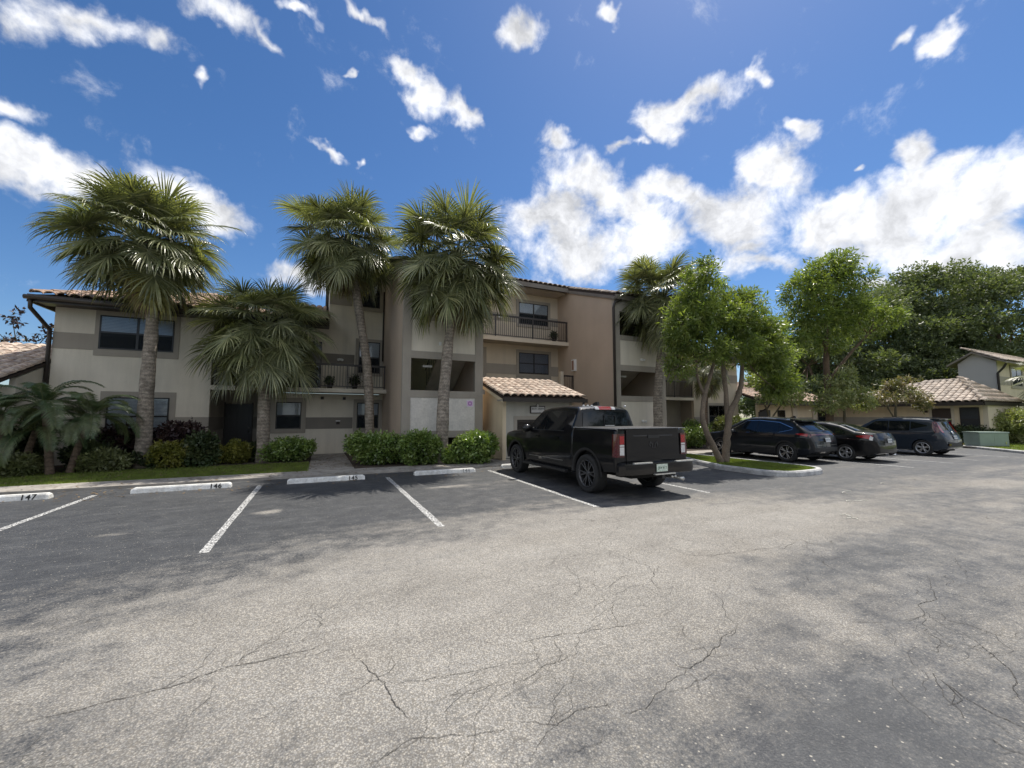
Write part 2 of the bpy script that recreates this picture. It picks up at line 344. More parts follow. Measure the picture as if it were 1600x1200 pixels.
# ------------------------------------------------------------------ ground
def asphalt_mat():
    m = bpy.data.materials.new('asphalt'); m.use_nodes = True; nt = m.node_tree; N = nt.nodes.new; L = nt.links.new
    b = nt.nodes['Principled BSDF']
    pos = N('ShaderNodeNewGeometry').outputs['Position']; at = N('ShaderNodeAttribute'); at.attribute_name = 'wear'
    def noise(scale, detail=5, rough=.6, vec=None):
        n = N('ShaderNodeTexNoise'); n.inputs['Scale'].default_value = scale; n.inputs['Detail'].default_value = detail; n.inputs['Roughness'].default_value = rough
        L(vec or pos, n.inputs['Vector']); return n.outputs[0]
    def mth(op, a, c=None):
        n = N('ShaderNodeMath'); n.operation = op
        for i, v in enumerate((a, c)):
            if v is None: continue
            if isinstance(v, (int, float)): n.inputs[i].default_value = v
            else: L(v, n.inputs[i])
        return n.outputs[0]
    def rng_(v, a, c, lo=0, hi=1, sm=False):
        n = N('ShaderNodeMapRange'); n.inputs['From Min'].default_value = a; n.inputs['From Max'].default_value = c
        n.inputs['To Min'].default_value = lo; n.inputs['To Max'].default_value = hi
        if sm: n.interpolation_type = 'SMOOTHSTEP'
        L(v, n.inputs['Value']); return n.outputs[0]
    def mix(f, a, c, mode='MIX'):
        n = N('ShaderNodeMixRGB'); n.blend_type = mode
        for i, v in enumerate((f, a, c)):
            if isinstance(v, (int, float)): n.inputs[i].default_value = v
            elif isinstance(v, tuple): n.inputs[i].default_value = v + (1,)
            else: L(v, n.inputs[i])
        return n.outputs[0]
    # streaks run along the lane
    mp = N('ShaderNodeMapping'); mp.inputs['Rotation'].default_value = (0, 0, math.radians(-8)); mp.inputs['Scale'].default_value = (.35, 1.5, 1); L(pos, mp.inputs['Vector'])
    big = noise(.9, 6, .65, mp.outputs[0]); mid = noise(3.5, 6, .7); fine = noise(38, 4, .7); grit = noise(150, 3, .7)
    s = mth('ADD', at.outputs['Fac'], mth('MULTIPLY', mth('SUBTRACT', big, .5), 1.1))
    s = mth('ADD', s, mth('MULTIPLY', mth('SUBTRACT', mid, .5), .8))
    s = mth('ADD', s, mth('MULTIPLY', mth('SUBTRACT', fine, .5), .9))
    w = rng_(s, .22, .80, sm=True)
    vo = N('ShaderNodeTexVoronoi'); vo.inputs['Scale'].default_value = 88; vo.inputs['Randomness'].default_value = 1.0; L(pos, vo.inputs['Vector'])
    sep = N('ShaderNodeSeparateColor'); L(vo.outputs['Color'], sep.inputs[0])
    stone = rng_(sep.outputs[0], .45, .95)            # each stone its own tone
    gap = rng_(vo.outputs['Distance'], .30, .62)      # binder between stones
    vo2 = N('ShaderNodeTexVoronoi'); vo2.inputs['Scale'].default_value = 46; L(pos, vo2.inputs['Vector'])
    sep2 = N('ShaderNodeSeparateColor'); L(vo2.outputs['Color'], sep2.inputs[0])
    chips = mth('MULTIPLY', rng_(sep2.outputs[1], .93, .96), rng_(vo2.outputs['Distance'], .35, .22))
    sealed = mix(rng_(mid, .35, .7), (.038, .041, .046), (.068, .071, .074))
    sealed = mix(rng_(noise(2.2, 8, .78, mp.outputs[0]), .54, .76, 0, .55), sealed, (.20, .20, .195))
    sealed = mix(mth('MULTIPLY', mth('MULTIPLY', stone, rng_(fine, .45, .65)), .55), sealed, (.17, .165, .155))
    tone = mix(rng_(big, .35, .68), (.385, .372, .345), (.245, .236, .218))
    tone = mix(rng_(noise(.45, 4), .55, .7, 0, .35), tone, (.33, .285, .22))
    worn = mix(mth('MULTIPLY', stone, .75), tone, (.52, .48, .41))
    worn = mix(mth('MULTIPLY', rng_(fine, .50, .62), .45), worn, (.11, .10, .085))
    worn = mix(mth('MULTIPLY', gap, .6), worn, (.10, .09, .075))
    c = mix(w, sealed, worn)
    c = mix(mth('MULTIPLY', chips, .8), c, (.42, .39, .33))
    c = mix(1.0, c, mix(rng_(grit, .3, .7), (.72, .72, .72), (1.3, 1.3, 1.3)), 'MULTIPLY')
    mo = noise(1.6, 7, .7); c = mix(1.0, c, mix(rng_(mo, .3, .7), (.84, .84, .84), (1.14, 1.14, 1.14)), 'MULTIPLY')
    # hairline cracking of the old surface
    wn = N('ShaderNodeTexNoise'); wn.inputs['Scale'].default_value = 3.0; wn.inputs['Detail'].default_value = 6; L(pos, wn.inputs['Vector'])
    wa = N('ShaderNodeVectorMath'); wa.operation = 'MULTIPLY_ADD'; wa.inputs[1].default_value = (.45, .45, 0); L(wn.outputs['Color'], wa.inputs[0]); L(pos, wa.inputs[2])
    fine_cracks = None
    for sc_, th in ((1.5, .0075), (3.1, .010)):
        ve = N('ShaderNodeTexVoronoi'); ve.feature = 'DISTANCE_TO_EDGE'; ve.inputs['Scale'].default_value = sc_; L(wa.outputs[0], ve.inputs['Vector'])
        lk = rng_(ve.outputs['Distance'], th, th * .3); pm = rng_(noise(.8 if sc_ < 2 else 1.3, 3), .50, .60)
        lk = mth('MULTIPLY', lk, pm); fine_cracks = lk if fine_cracks is None else mth('MAXIMUM', fine_cracks, lk)
    fc = mth('MULTIPLY', mth('MULTIPLY', fine_cracks, .6), rng_(w, .1, .5, .35, 1))
    c = mix(fc, c, (.05, .046, .04))
    L(c, b.inputs['Base Color'])
    L(mix(w, (.62, .62, .62), (.9, .9, .9)), b.inputs['Roughness']); b.inputs['Specular IOR Level'].default_value = .4
    bp = N('ShaderNodeBump'); bp.inputs['Strength'].default_value = .55; bp.inputs['Distance'].default_value = .008
    h = mth('ADD', mth('MULTIPLY', vo.outputs['Distance'], -1.0), mth('MULTIPLY', fine, .8)); L(h, bp.inputs['Height']); L(bp.outputs[0], b.inputs['Normal'])
    return m
M['asphalt'] = asphalt_mat()

CRACKS=[
(0.022, [(-1.51, 3.31), (-1.27, 3.33), (-0.99, 3.34), (-0.63, 3.41), (-0.19, 3.44), (0.28, 3.49)]),
(0.022, [(0.31, 3.2), (0.4, 2.89), (0.45, 2.69), (0.53, 2.42)]),
(0.012, [(-0.13, 3.96), (-0.04, 4.04), (0.02, 4.04), (0.07, 3.92), (0.11, 3.82)]),
(0.01, [(0.02, 4.04), (0.06, 4.12)]),
(0.013, [(-0.08, 3.91), (0.02, 3.92), (0.08, 3.8), (0.04, 3.68)]),
(0.014, [(0.47, 2.8), (0.82, 2.72), (1.07, 2.68), (1.28, 2.7)]),
(0.01, [(0.57, 2.54), (0.91, 2.48), (1.2, 2.54)]),
(0.014, [(0.24, 2.22), (0.5, 2.29), (0.8, 2.17), (1.01, 2.14)]),
(0.012, [(2.23, 4.09), (2.63, 4.3), (2.97, 4.13)]),
(0.012, [(2.63, 4.3), (2.54, 3.74), (2.39, 3.46), (2.17, 3.33)]),
(0.016, [(3.37, 4.48), (3.38, 3.88), (3.44, 3.63), (3.19, 3.34), (3.03, 3.08)]),
(0.016, [(4.03, 3.96), (4.17, 3.69), (4.85, 3.5), (5.45, 3.35), (6.13, 3.48)]),
(0.012, [(4.85, 3.5), (5.03, 3.77), (5.46, 3.88)]),
(0.016, [(5.42, 3.3), (5.38, 2.88), (5.16, 2.61)]),
(0.012, [(5.38, 2.88), (5.84, 2.84), (6.37, 2.72), (6.62, 2.54)]),
(0.016, [(1.36, 2.88), (1.69, 2.83), (2.15, 2.74), (2.55, 2.66)]),
(0.01, [(2.51, 3.1), (2.34, 2.91), (2.23, 2.73)]),
(0.012, [(1.69, 2.83), (1.64, 2.61), (1.45, 2.5)]),
(0.012, [(1.16, 2.46), (1.44, 2.54), (1.73, 2.57)]),
(0.02, [(2.29, 2.25), (2.26, 2.14), (2.32, 2.09), (2.55, 2.14), (2.74, 2.19), (2.86, 2.27), (3.14, 2.3)]),
(0.011, [(1.97, 1.97), (2.18, 1.96), (2.48, 2.01)]),
(0.014, [(1.02, 2.15), (1.24, 2.04), (1.5, 2.08), (1.67, 2.05)]),
(0.01, [(1.24, 2.04), (1.1, 1.98), (0.99, 1.9)]),
(0.012, [(2.56, 3.74), (2.6, 3.36), (3.21, 3.53)]),
(0.01, [(2.97, 3.27), (2.98, 2.99)]),
(0.01, [(4.76, 2.74), (4.6, 2.59)]),
(0.01, [(6.73, 3.73), (6.27, 3.18)]),
(0.016, [(4.31, 1.83), (4.72, 1.75), (4.95, 1.88), (5.24, 1.85), (5.5, 1.99), (6.01, 2.2)]),
(0.016, [(4.72, 1.75), (4.83, 1.56), (4.82, 1.4), (4.91, 1.26)]),
(0.012, [(4.38, 1.63), (4.33, 1.53), (4.08, 1.46), (4.09, 1.55)]),
(0.02, [(3.74, 1.38), (3.6, 1.2), (3.54, 1.05), (3.52, 0.91)]),
(0.018, [(4.62, 1.49), (4.45, 1.33), (4.26, 1.17), (3.95, 1.07), (3.83, 1.0)]),
(0.016, [(3.27, 1.0), (3.23, 0.93), (3.27, 0.85)]),
(0.012, [(4.4, 1.45), (4.39, 1.31), (4.5, 1.22)]),
(0.01, [(7.18, 2.47), (6.62, 2.12), (6.05, 1.9)]),
(0.01, [(4.0, 1.98), (4.2, 1.88), (4.31, 1.83)]),
(0.008, [(2.92, 2.67), (3.0, 2.54), (3.14, 2.35)]),
(0.01, [(4.16, 5.04), (3.37, 4.48), (2.93, 4.48)]),
]
WORN= [(-2.24, 4.79), (-1.77, 5.05), (-1.17, 5.5), (-0.3, 5.95), (0.93, 6.45), (2.58, 6.77), (3.97, 6.96), (6.18, 6.75), (8.28, 6.07), (10.22, 4.84), (9.73, 3.55), (7.15, 2.76), (5.63, 2.7), (4.69, 2.73), (3.99, 2.13), (3.21, 1.96), (2.65, 1.82), (2.13, 1.7), (1.63, 1.56), (0.87, 1.15), (-0.85, 1.96), (-2.18, 3.36)]
PATCH= [((15.63, 4.18), (2.6, 1.0)), ((11.74, 3.17), (1.2, 0.5)), ((-2.6, 7.86), (0.35, 0.12)), ((2.87, 9.7), (0.8, 0.25)), ((4.02, 2.25), (0.5, 0.5)), ((-0.76, 8.5), (0.3, 0.2)), ((3.88, 1.9), (0.4, 0.35)), ((-3.44, 12.68), (0.8, 0.2))]


def poly_sd(P, poly):
    """signed distance (positive inside) of points P to a polygon"""
    poly = np.array(poly); x, y = P[:, 0], P[:, 1]; inside = np.zeros(len(P), bool); d = np.full(len(P), 1e9)
    for i in range(len(poly)):
        a = poly[i]; c = poly[(i + 1) % len(poly)]; e = c - a; w = P - a
        t = np.clip((w @ e) / (e @ e), 0, 1); q = w - t[:, None] * e; d = np.minimum(d, (q ** 2).sum(1))
        cond = ((a[1] > y) != (c[1] > y)); xx = (c[0] - a[0]) * (y - a[1]) / (c[1] - a[1] + 1e-12) + a[0]; inside ^= cond & (x < xx)
    return np.sqrt(d) * np.where(inside, 1, -1)

def build_ground():
    structure(MB().add([(-400, -400, -.06), (400, -400, -.06), (400, 400, -.06), (-400, 400, -.06)], [(0, 1, 2, 3)]).build('ground', M['grass']))
    xs = np.concatenate([np.linspace(-70, -13, 12), np.arange(-12.8, 36, .16), np.linspace(37, 70, 8)])
    ys = np.concatenate([np.linspace(-60, -7, 10), np.arange(-6.9, 1, .25), np.arange(1.1, 12.75, .12)])
    X, Y = np.meshgrid(xs, ys); P = np.stack([X.ravel(), Y.ravel()], 1); nx = len(xs)
    V = np.concatenate([P, np.zeros((len(P), 1))], 1)
    idx = np.arange(len(P)).reshape(Y.shape); F = np.stack([idx[:-1, :-1], idx[:-1, 1:], idx[1:, 1:], idx[1:, :-1]], -1).reshape(-1, 4)
    me = mesh_from('asphalt', V, F, [M['asphalt']])
    sd_ = poly_sd(P, WORN); soft = np.interp(P[:, 0], [-6, 2, 6], [2.6, 1.9, 1.9]) * np.interp(P[:, 1], [0, 3, 8], [.55, .85, 1.1])
    w = np.clip(sd_ / soft * .55 + .42, 0, 1)
    fl = np.interp(P[:, 0], [1.5, 3.5], [0, .46]) * np.interp(P[:, 1], [5.2, 6.2], [1, .55]); w = np.maximum(w, fl)
    for (c, r) in PATCH:
        q = ((P - np.array(c)) / np.array(r)) ** 2; w = np.maximum(w, .72 * np.clip(1.3 - np.sqrt(q.sum(1)), 0, 1))
    # behind the camera the lane goes on as worn asphalt
    a = me.attributes.new('wear', 'FLOAT', 'POINT'); a.data.foreach_set('value', w.astype(np.float32))
    structure(link('parking_lot', me))
build_ground()

M['crack'] = mat('crack_fill', (.06, .056, .05), .95, .2, 5)
def build_cracks():
    r = random.Random(3)
    mb = MB()
    for w, pts in CRACKS:
        P = [Vector((p[0], p[1], 0)) for p in pts]
        for it in range(5):
            Q = [P[0]]
            for a, b in zip(P[:-1], P[1:]):
                d = b - a; n = Vector((-d.y, d.x, 0)); Q += [a.lerp(b, r.uniform(.35, .65)) + n * r.uniform(-.10, .10), b]
            P = Q
        n = len(P)
        L_, R_ = [], []
        for i, p in enumerate(P):
            t = (P[min(i + 1, n - 1)] - P[max(i - 1, 0)]); t = t.normalized() if t.length > 1e-6 else Vector((1, 0, 0)); nn = Vector((-t.y, t.x, 0))
            k = (w * .16) * r.uniform(.25, 1.15) * min(1, 4 * min(i, n - 1 - i) / n + .15)
            L_.append((p.x + nn.x * k, p.y + nn.y * k, .004)); R_.append((p.x - nn.x * k, p.y - nn.y * k, .004))
        mb.add(L_ + R_, [(i, i + 1, n + i + 1, n + i) for i in range(n - 1)])
        for _ in range(max(2, n // 22)):                 # hairline branches
            i = r.randrange(2, n - 2); p = P[i]; a = r.uniform(0, 6.28); q = p.copy(); pr = []
            for s_ in range(r.randint(5, 14)):
                pr.append(q.copy()); a += r.uniform(-.9, .9); q = q + Vector((math.cos(a), math.sin(a), 0)) * r.uniform(.03, .10)
            k = w * .07; m_ = len(pr)
            mb.add([(p_.x, p_.y + k, .0042) for p_ in pr] + [(p_.x + k, p_.y - k, .0042) for p_ in pr], [(j, j + 1, m_ + j + 1, m_ + j) for j in range(m_ - 1)])
    o = mb.build('asphalt_cracks', M['crack']); o['kind'] = 'structure'
build_cracks()

def worn_white():
    m = mat('road_paint', (.62, .62, .60), .85, .1, 3, .2, 60); nt = m.node_tree; N = nt.nodes.new; L = nt.links.new
    b = nt.nodes['Principled BSDF']; out = nt.nodes['Material Output']
    n = N('ShaderNodeTexNoise'); n.inputs['Scale'].default_value = 34; n.inputs['Detail'].default_value = 5; n.inputs['Roughness'].default_value = .75; L(N('ShaderNodeNewGeometry').outputs['Position'], n.inputs['Vector'])
    mr = N('ShaderNodeMapRange'); mr.inputs['From Min'].default_value = .455; mr.inputs['From Max'].default_value = .54; L(n.outputs[0], mr.inputs['Value'])
    t = N('ShaderNodeBsdfTransparent'); x = N('ShaderNodeMixShader'); L(mr.outputs[0], x.inputs[0]); L(t.outputs[0], x.inputs[1]); L(b.outputs[0], x.inputs[2]); L(x.outputs[0], out.inputs['Surface'])
    return m
M['paint'] = worn_white()
def stripe(x, y0, y1, w=.10, dx=0.0, name='parking_line'):
    n = 14; V = []
    for i in range(n + 1):
        t = i / n; yy = y0 + (y1 - y0) * t; xx = x + dx * t; a = w / 2 * random.uniform(.86, 1.1)
        V += [(xx - a, yy, .004), (xx + a, yy, .004)]
    structure(MB().add(V, [(2 * i, 2 * i + 1, 2 * i + 3, 2 * i + 2) for i in range(n)]).build(name, M['paint']))
for x, y0, y1, dx in ((-7.3, 6.2, 11.8, 0), (-4.22, 5.8, 11.86, -.09), (-1.25, 6.34, 11.85, -.01), (1.755, 6.25, 11.82, 0), (4.76, 6.34, 11.96, .09), (7.88, 6.42, 11.9, .04),
                      (17.8, 6.6, 11.8, 0), (20.75, 6.6, 11.8, 0), (23.0, 6.6, 11.8, 0), (26.0, 6.6, 11.8, 0)):
    stripe(x, y0, y1, dx=dx, w=.11)
M['yellow'] = mat('faded_kerb_yellow', (.45, .40, .26), .85, .2, 4, .2, 50)

# walkway strip, beds, lawns
def slab(name, poly, z0, z1, m, kind='structure'):
    o = MB().prism(poly, 2, z0, z1).build(name, m); o['kind'] = kind; return o
slab('walkway', [(-14, 12.75), (5.0, 12.78), (11.2, 12.78), (32.5, 12.8), (32.5, 13.85), (9.6, 13.85), (9.6, 13.75), (-14, 13.75)], -.05, .06, M['concrete'])
slab('path', [(-.25, 13.752), (1.05, 13.752), (1.05, 19.7), (-.25, 19.7)], -.05, .055, M['concrete'])
slab('shed_apron', [(5.75, 13.752), (9.598, 13.752), (9.598, 15.0), (5.75, 15.0)], -.05, .052, M['concrete'])
slab('lawn', [(-22, 13.752), (-.252, 13.752), (-.252, 16.3), (-22, 16.3)], -.05, .05, M['grass'])
slab('planting_bed', [(-22, 16.302), (-.252, 16.302), (-.252, 21.4), (-22, 21.4)], -.05, .07, M['mulch'])
slab('planting_bed', [(1.052, 13.752), (5.748, 13.752), (5.748, 19.8), (1.052, 19.8)], -.05, .07, M['mulch'])
slab('planting_bed', [(9.6, 13.852), (34, 13.852), (34, 20.5), (9.6, 20.5)], -.05, .065, M['mulch'])

def island():
    # rounded outline of the landscape island
    out = [(14.05, 12.7)]
    out += [(14.05, 8.1)] + [(13.15 + .9 * math.cos(a), 7.95 + .95 * math.sin(a)) for a in np.linspace(0, -math.pi / 2, 7)]
    out += [(12.55, 6.98)] + [(12.35 + .8 * math.cos(a), 7.78 + .8 * math.sin(a)) for a in np.linspace(-math.pi / 2, -math.pi, 6)][1:]
    out += [(11.55, 9.0), (12.0, 10.2), (12.6, 11.5), (12.75, 12.7)]
    c = Vector((12.9, 9.8)); w = .15
    n = len(out); inn = []
    for i, p in enumerate(out):
        a = Vector(out[max(i - 1, 0)]); b = Vector(out[min(i + 1, n - 1)]); t = (b - a).normalized(); nn = Vector((t.y, -t.x))
        if nn.dot(c - Vector(p)) < 0: nn = -nn
        inn.append((p[0] + nn.x * w, p[1] + nn.y * w))
    k = thing('kerb_island', 'pale concrete kerb round the grassy island with the twin trunk tree', 'kerb')
    # the kerb is cast in separate stones
    cuts = [0, 2, 5, 8, 10, 13, 15, 17, n - 1]
    for a, b in zip(cuts[:-1], cuts[1:]):
        mb = MB(); O = [Vector(out[i]) for i in range(a, b + 1)]; I = [Vector(inn[i]) for i in range(a, b + 1)]
        O[0] = O[0] + (O[1] - O[0]).normalized() * .006; I[0] = I[0] + (I[1] - I[0]).normalized() * .006
        m_ = len(O); V = []
        for o_, i_ in zip(O, I):
            m1 = o_.lerp(i_, .18); V += [(o_.x, o_.y, -.03), (o_.x, o_.y, .11), (m1.x, m1.y, .15), (i_.x, i_.y, .15), (i_.x, i_.y, -.03)]
        F = []
        for j in range(m_ - 1):
            for q in range(4): F.append((j * 5 + q, (j + 1) * 5 + q, (j + 1) * 5 + q + 1, j * 5 + q + 1))
        F += [(0, 1, 2, 3, 4), tuple((m_ - 1) * 5 + q for q in (4, 3, 2, 1, 0))]
        mb.add(V, F).build('kerb_stone', M['kerbc'], k)
    structure(MB().prism(inn, 2, -.05, .115).build('island_lawn', M['grass']))
    return inn
ISL = island()

def right_kerb():
    pts = [(34.0, 12.6), (32.6, 10.8), (31.1, 9.2), (29.6, 7.7), (28.3, 6.4), (27.4, 4.6), (27.0, 2.0), (27.0, -8)]
    k = thing('kerb', 'grey concrete kerb edging the lawn by the green utility box', 'kerb')
    for a, b in zip(pts[:-1], pts[1:]):
        a = Vector(a); b = Vector(b); n_ = max(1, int((b - a).length / 2.2)); t = (b - a).normalized(); nn = Vector((-t.y, t.x)) * .16
        if nn.x < 0: nn = -nn
        for i in range(n_):
            p = a.lerp(b, i / n_) + t * .006; q = a.lerp(b, (i + 1) / n_)
            V = []
            for s_ in (p, q):
                V += [(s_.x, s_.y, -.03), (s_.x, s_.y, .10), (s_.x + nn.x * .2, s_.y + nn.y * .2, .13), (s_.x + nn.x, s_.y + nn.y, .13), (s_.x + nn.x, s_.y + nn.y, -.03)]
            MB().add(V, [(i_, i_ + 5, i_ + 6, i_ + 1) for i_ in range(4)] + [(4, 3, 2, 1, 0), (5, 6, 7, 8, 9)]).build('kerb_stone', M['kerbc'], k)
    poly = [(p[0] + .13, p[1]) for p in pts] + [(80, -8), (80, 30), (34.13, 30)]
    structure(MB().prism(poly, 2, -.05, .11).build('lawn', M['grass']))
    structure(MB().prism([(33.2, 9.9), (34.5, 10.6), (34.5, 11.4), (32.9, 10.6)], 2, .0, .125).build('path', M['concrete']))
right_kerb()

def blades(name, pts, h, w, z, m, label):
    n = len(pts); a = rng.uniform(0, 6.283, n); hh = h * rng.uniform(.5, 1.3, n); ww = w * rng.uniform(.7, 1.3, n)
    lean = rng.normal(0, .35, (n, 2)) * hh[:, None]
    p = np.concatenate([pts, np.full((n, 1), z)], 1); d = np.stack([np.cos(a) * ww / 2, np.sin(a) * ww / 2, np.zeros(n)], 1)
    tip = p + np.concatenate([lean, hh[:, None]], 1)
    V = np.stack([p - d, p + d, tip], 1).reshape(-1, 3); F = np.arange(3 * n).reshape(-1, 3)
    o = link(name, mesh_from(name, V, F, [m])); tag(o, label, 'grass', kind='stuff'); return o
pts = np.stack([rng.uniform(-14, -.3, 60000), rng.uniform(13.78, 16.35, 60000)], 1)
blades('grass', pts, .06, .012, .045, M['blade'], 'strip of mown green grass between the walkway and the shrubs on the left')
pts = np.stack([rng.uniform(11.6, 14.1, 46000), rng.uniform(7, 12.7, 46000)], 1); pts = pts[poly_sd(pts, ISL) > .0]
blades('grass', pts, .05, .010, .112, M['blade'], 'mown grass on the island under the twin trunk tree')
pts = np.stack([rng.uniform(27.2, 36, 30000), rng.uniform(2, 14, 30000)], 1)
pts = pts[poly_sd(pts, [(34.2, 12.6), (32.8, 10.8), (31.3, 9.2), (29.8, 7.7), (28.5, 6.4), (27.6, 4.6), (27.3, 2.0), (36, 2), (36, 12.6)]) > 0]
blades('grass', pts, .07, .02, .105, M['blade'], 'bright mown grass around the green utility box')

# ------------------------------------------------------------------ wheel stops with painted numbers
def text_mesh(txt, size, m, extrude=.001, bold=0.0):
    cu = bpy.data.curves.new('lettering', 'FONT'); cu.body = txt; cu.size = size; cu.extrude = extrude; cu.offset = bold; cu.align_x = 'CENTER'; cu.align_y = 'CENTER'; cu.space_character = 1.15
    o = bpy.data.objects.new('lettering', cu); COL.objects.link(o); dg = bpy.context.evaluated_depsgraph_get()
    me = bpy.data.meshes.new_from_object(o.evaluated_get(dg)); bpy.data.objects.remove(o); me.materials.clear(); me.materials.append(m); return me

def wheel_stop(x1, y, num, label, ln=1.84, rz=0.0, faint=False):
    t = thing('wheel_stop', label, 'wheel stop', (x1 - ln / 2, y, 0), rz, 'white wheel stops at the head of the parking bays')
    h = ln / 2; mb = MB(); ys = [-.10, -.075, -.055, .055, .075, .10]; zs = [0, .085, .115, .115, .085, 0]
    V = []; xs = [-h, -h + .05, h - .05, h]
    for k, x in enumerate(xs):
        s_ = .72 if k in (0, 3) else 1
        V += [(x, yy, zz * s_ if zz else .0) for yy, zz in zip(ys, zs)]
    F = [(a * 6 + b, (a + 1) * 6 + b, (a + 1) * 6 + b + 1, a * 6 + b + 1) for a in range(3) for b in range(5)] + [(5, 4, 3, 2, 1, 0), tuple(18 + i for i in range(6))]
    mb.add(V, F).build('block', M['stopwhite'], t)
    if num:
        me = text_mesh(num, .145, M['faded'] if faint else M['black'], .0006, .004)
        o = link('number', me, t, (h - .30, -.0905, .052), (math.radians(74), 0, 0))
    return t
M['stopwhite'] = mat('chipped_white_paint', (.78, .78, .75), .75, .08, 4, .12, 40, bump=.6, bscale=30, streak=.25, col2=(.66, .65, .61))
M['faded'] = mat('faded_number', (.35, .35, .34), .8, .3, 20)
wheel_stop(-4.99, 11.86, '147', 'white wheel stop numbered 147, cut off by the left edge of the view')
wheel_stop(-1.86, 11.86, '146', 'white wheel stop numbered 146 in front of the mown grass strip')
wheel_stop(1.16, 11.82, '145', 'white wheel stop numbered 145 at the foot of the entrance path')
wheel_stop(4.36, 11.92, '144', 'white wheel stop with a worn away 144, left of the pickup', faint=True)
wheel_stop(7.3, 12.35, '', 'white wheel stop under the nose of the pickup')
for x, w in ((17.5, 'black crossover'), (20.0, 'black sedan'), (25.4, 'boxy blue grey car')): wheel_stop(x, 12.45, '', 'white wheel stop in front of the ' + w)

# ------------------------------------------------------------------ roof tiles
def tile_mesh(w=.30, l=.46, name='tile', m=None, seg=6):
    """barrel tile: arched across, lower end raised over the course below"""
    V = []; 
    for t, lift in ((0, .024), (1, 0)):
        for k in range(seg + 1):
            a = math.pi * k / seg; V.append((w / 2 - w / 2 * math.cos(a) * .98, t * l, .098 * math.sin(a) + lift))
    for k in range(seg + 1):
        a = math.pi * k / seg; V.append((w / 2 - (w / 2 - .018) * math.cos(a), 0, (.078) * math.sin(a) + .010))
    n = seg + 1
    F = [(k, k + 1, n + k + 1, n + k) for k in range(seg)] + [(k + 1, k, 2 * n + k, 2 * n + k + 1) for k in range(seg)]
    return mesh_from(name, V, F, [m or M['tile']], smooth=False)

def tiled_slope(parent, o, u, v, nu, nv, m_ind, m_join, limit=300, mask=None, tw=.30, th=.40, deck=True, deckm=None, pick=None):
    """o: eave corner, u: along the eave, v: up the slope. Nearest tiles single, the rest joined."""
    o = Vector(o); u = Vector(u).normalized(); v = Vector(v).normalized(); n = u.cross(v).normalized()
    R = Matrix((u, v, n)).transposed()
    me = tile_mesh(tw * .99, th * 1.12, 'tile', m_ind)
    cells = [(i, j) for j in range(nv) for i in range(nu) if mask is None or mask(i, j)]
    if pick: cells.sort(key=pick)
    r = random.Random(nu * 31 + nv); base = np.array([x.co[:] for x in me.vertices]); faces = np.array([p.vertices[:] for p in me.polygons])
    Rm = np.array(R); VV = []; FF = []
    for k, (i, j) in enumerate(cells):
        p = o + u * (i * tw) + v * (j * th) + n * .012; jit = r.uniform(-.008, .008)
        if k < limit:
            q = link('tile', me, parent); q.matrix_parent_inverse = Matrix.Identity(4)
            q.matrix_basis = Matrix.Translation(p + n * abs(jit) * .4) @ (R @ Matrix.Rotation(jit, 3, 'Z')).to_4x4()
        else:
            VV.append(base @ Rm.T + np.array(p)); FF.append(faces + (len(FF) * len(base)))
    if VV:
        q = link('tile_field', mesh_from('tile_field', np.concatenate(VV), np.concatenate(FF), [m_join]), parent); q['kind'] = 'stuff'
    return R

def slope_vec(rise): return Vector((0, 1, rise)).normalized()

# ------------------------------------------------------------------ building parts
def box_part(parent, name, x0, x1, y0, y1, z0, z1, m):
    return MB().box(x0, x1, y0, y1, z0, z1).build(name, m, parent)

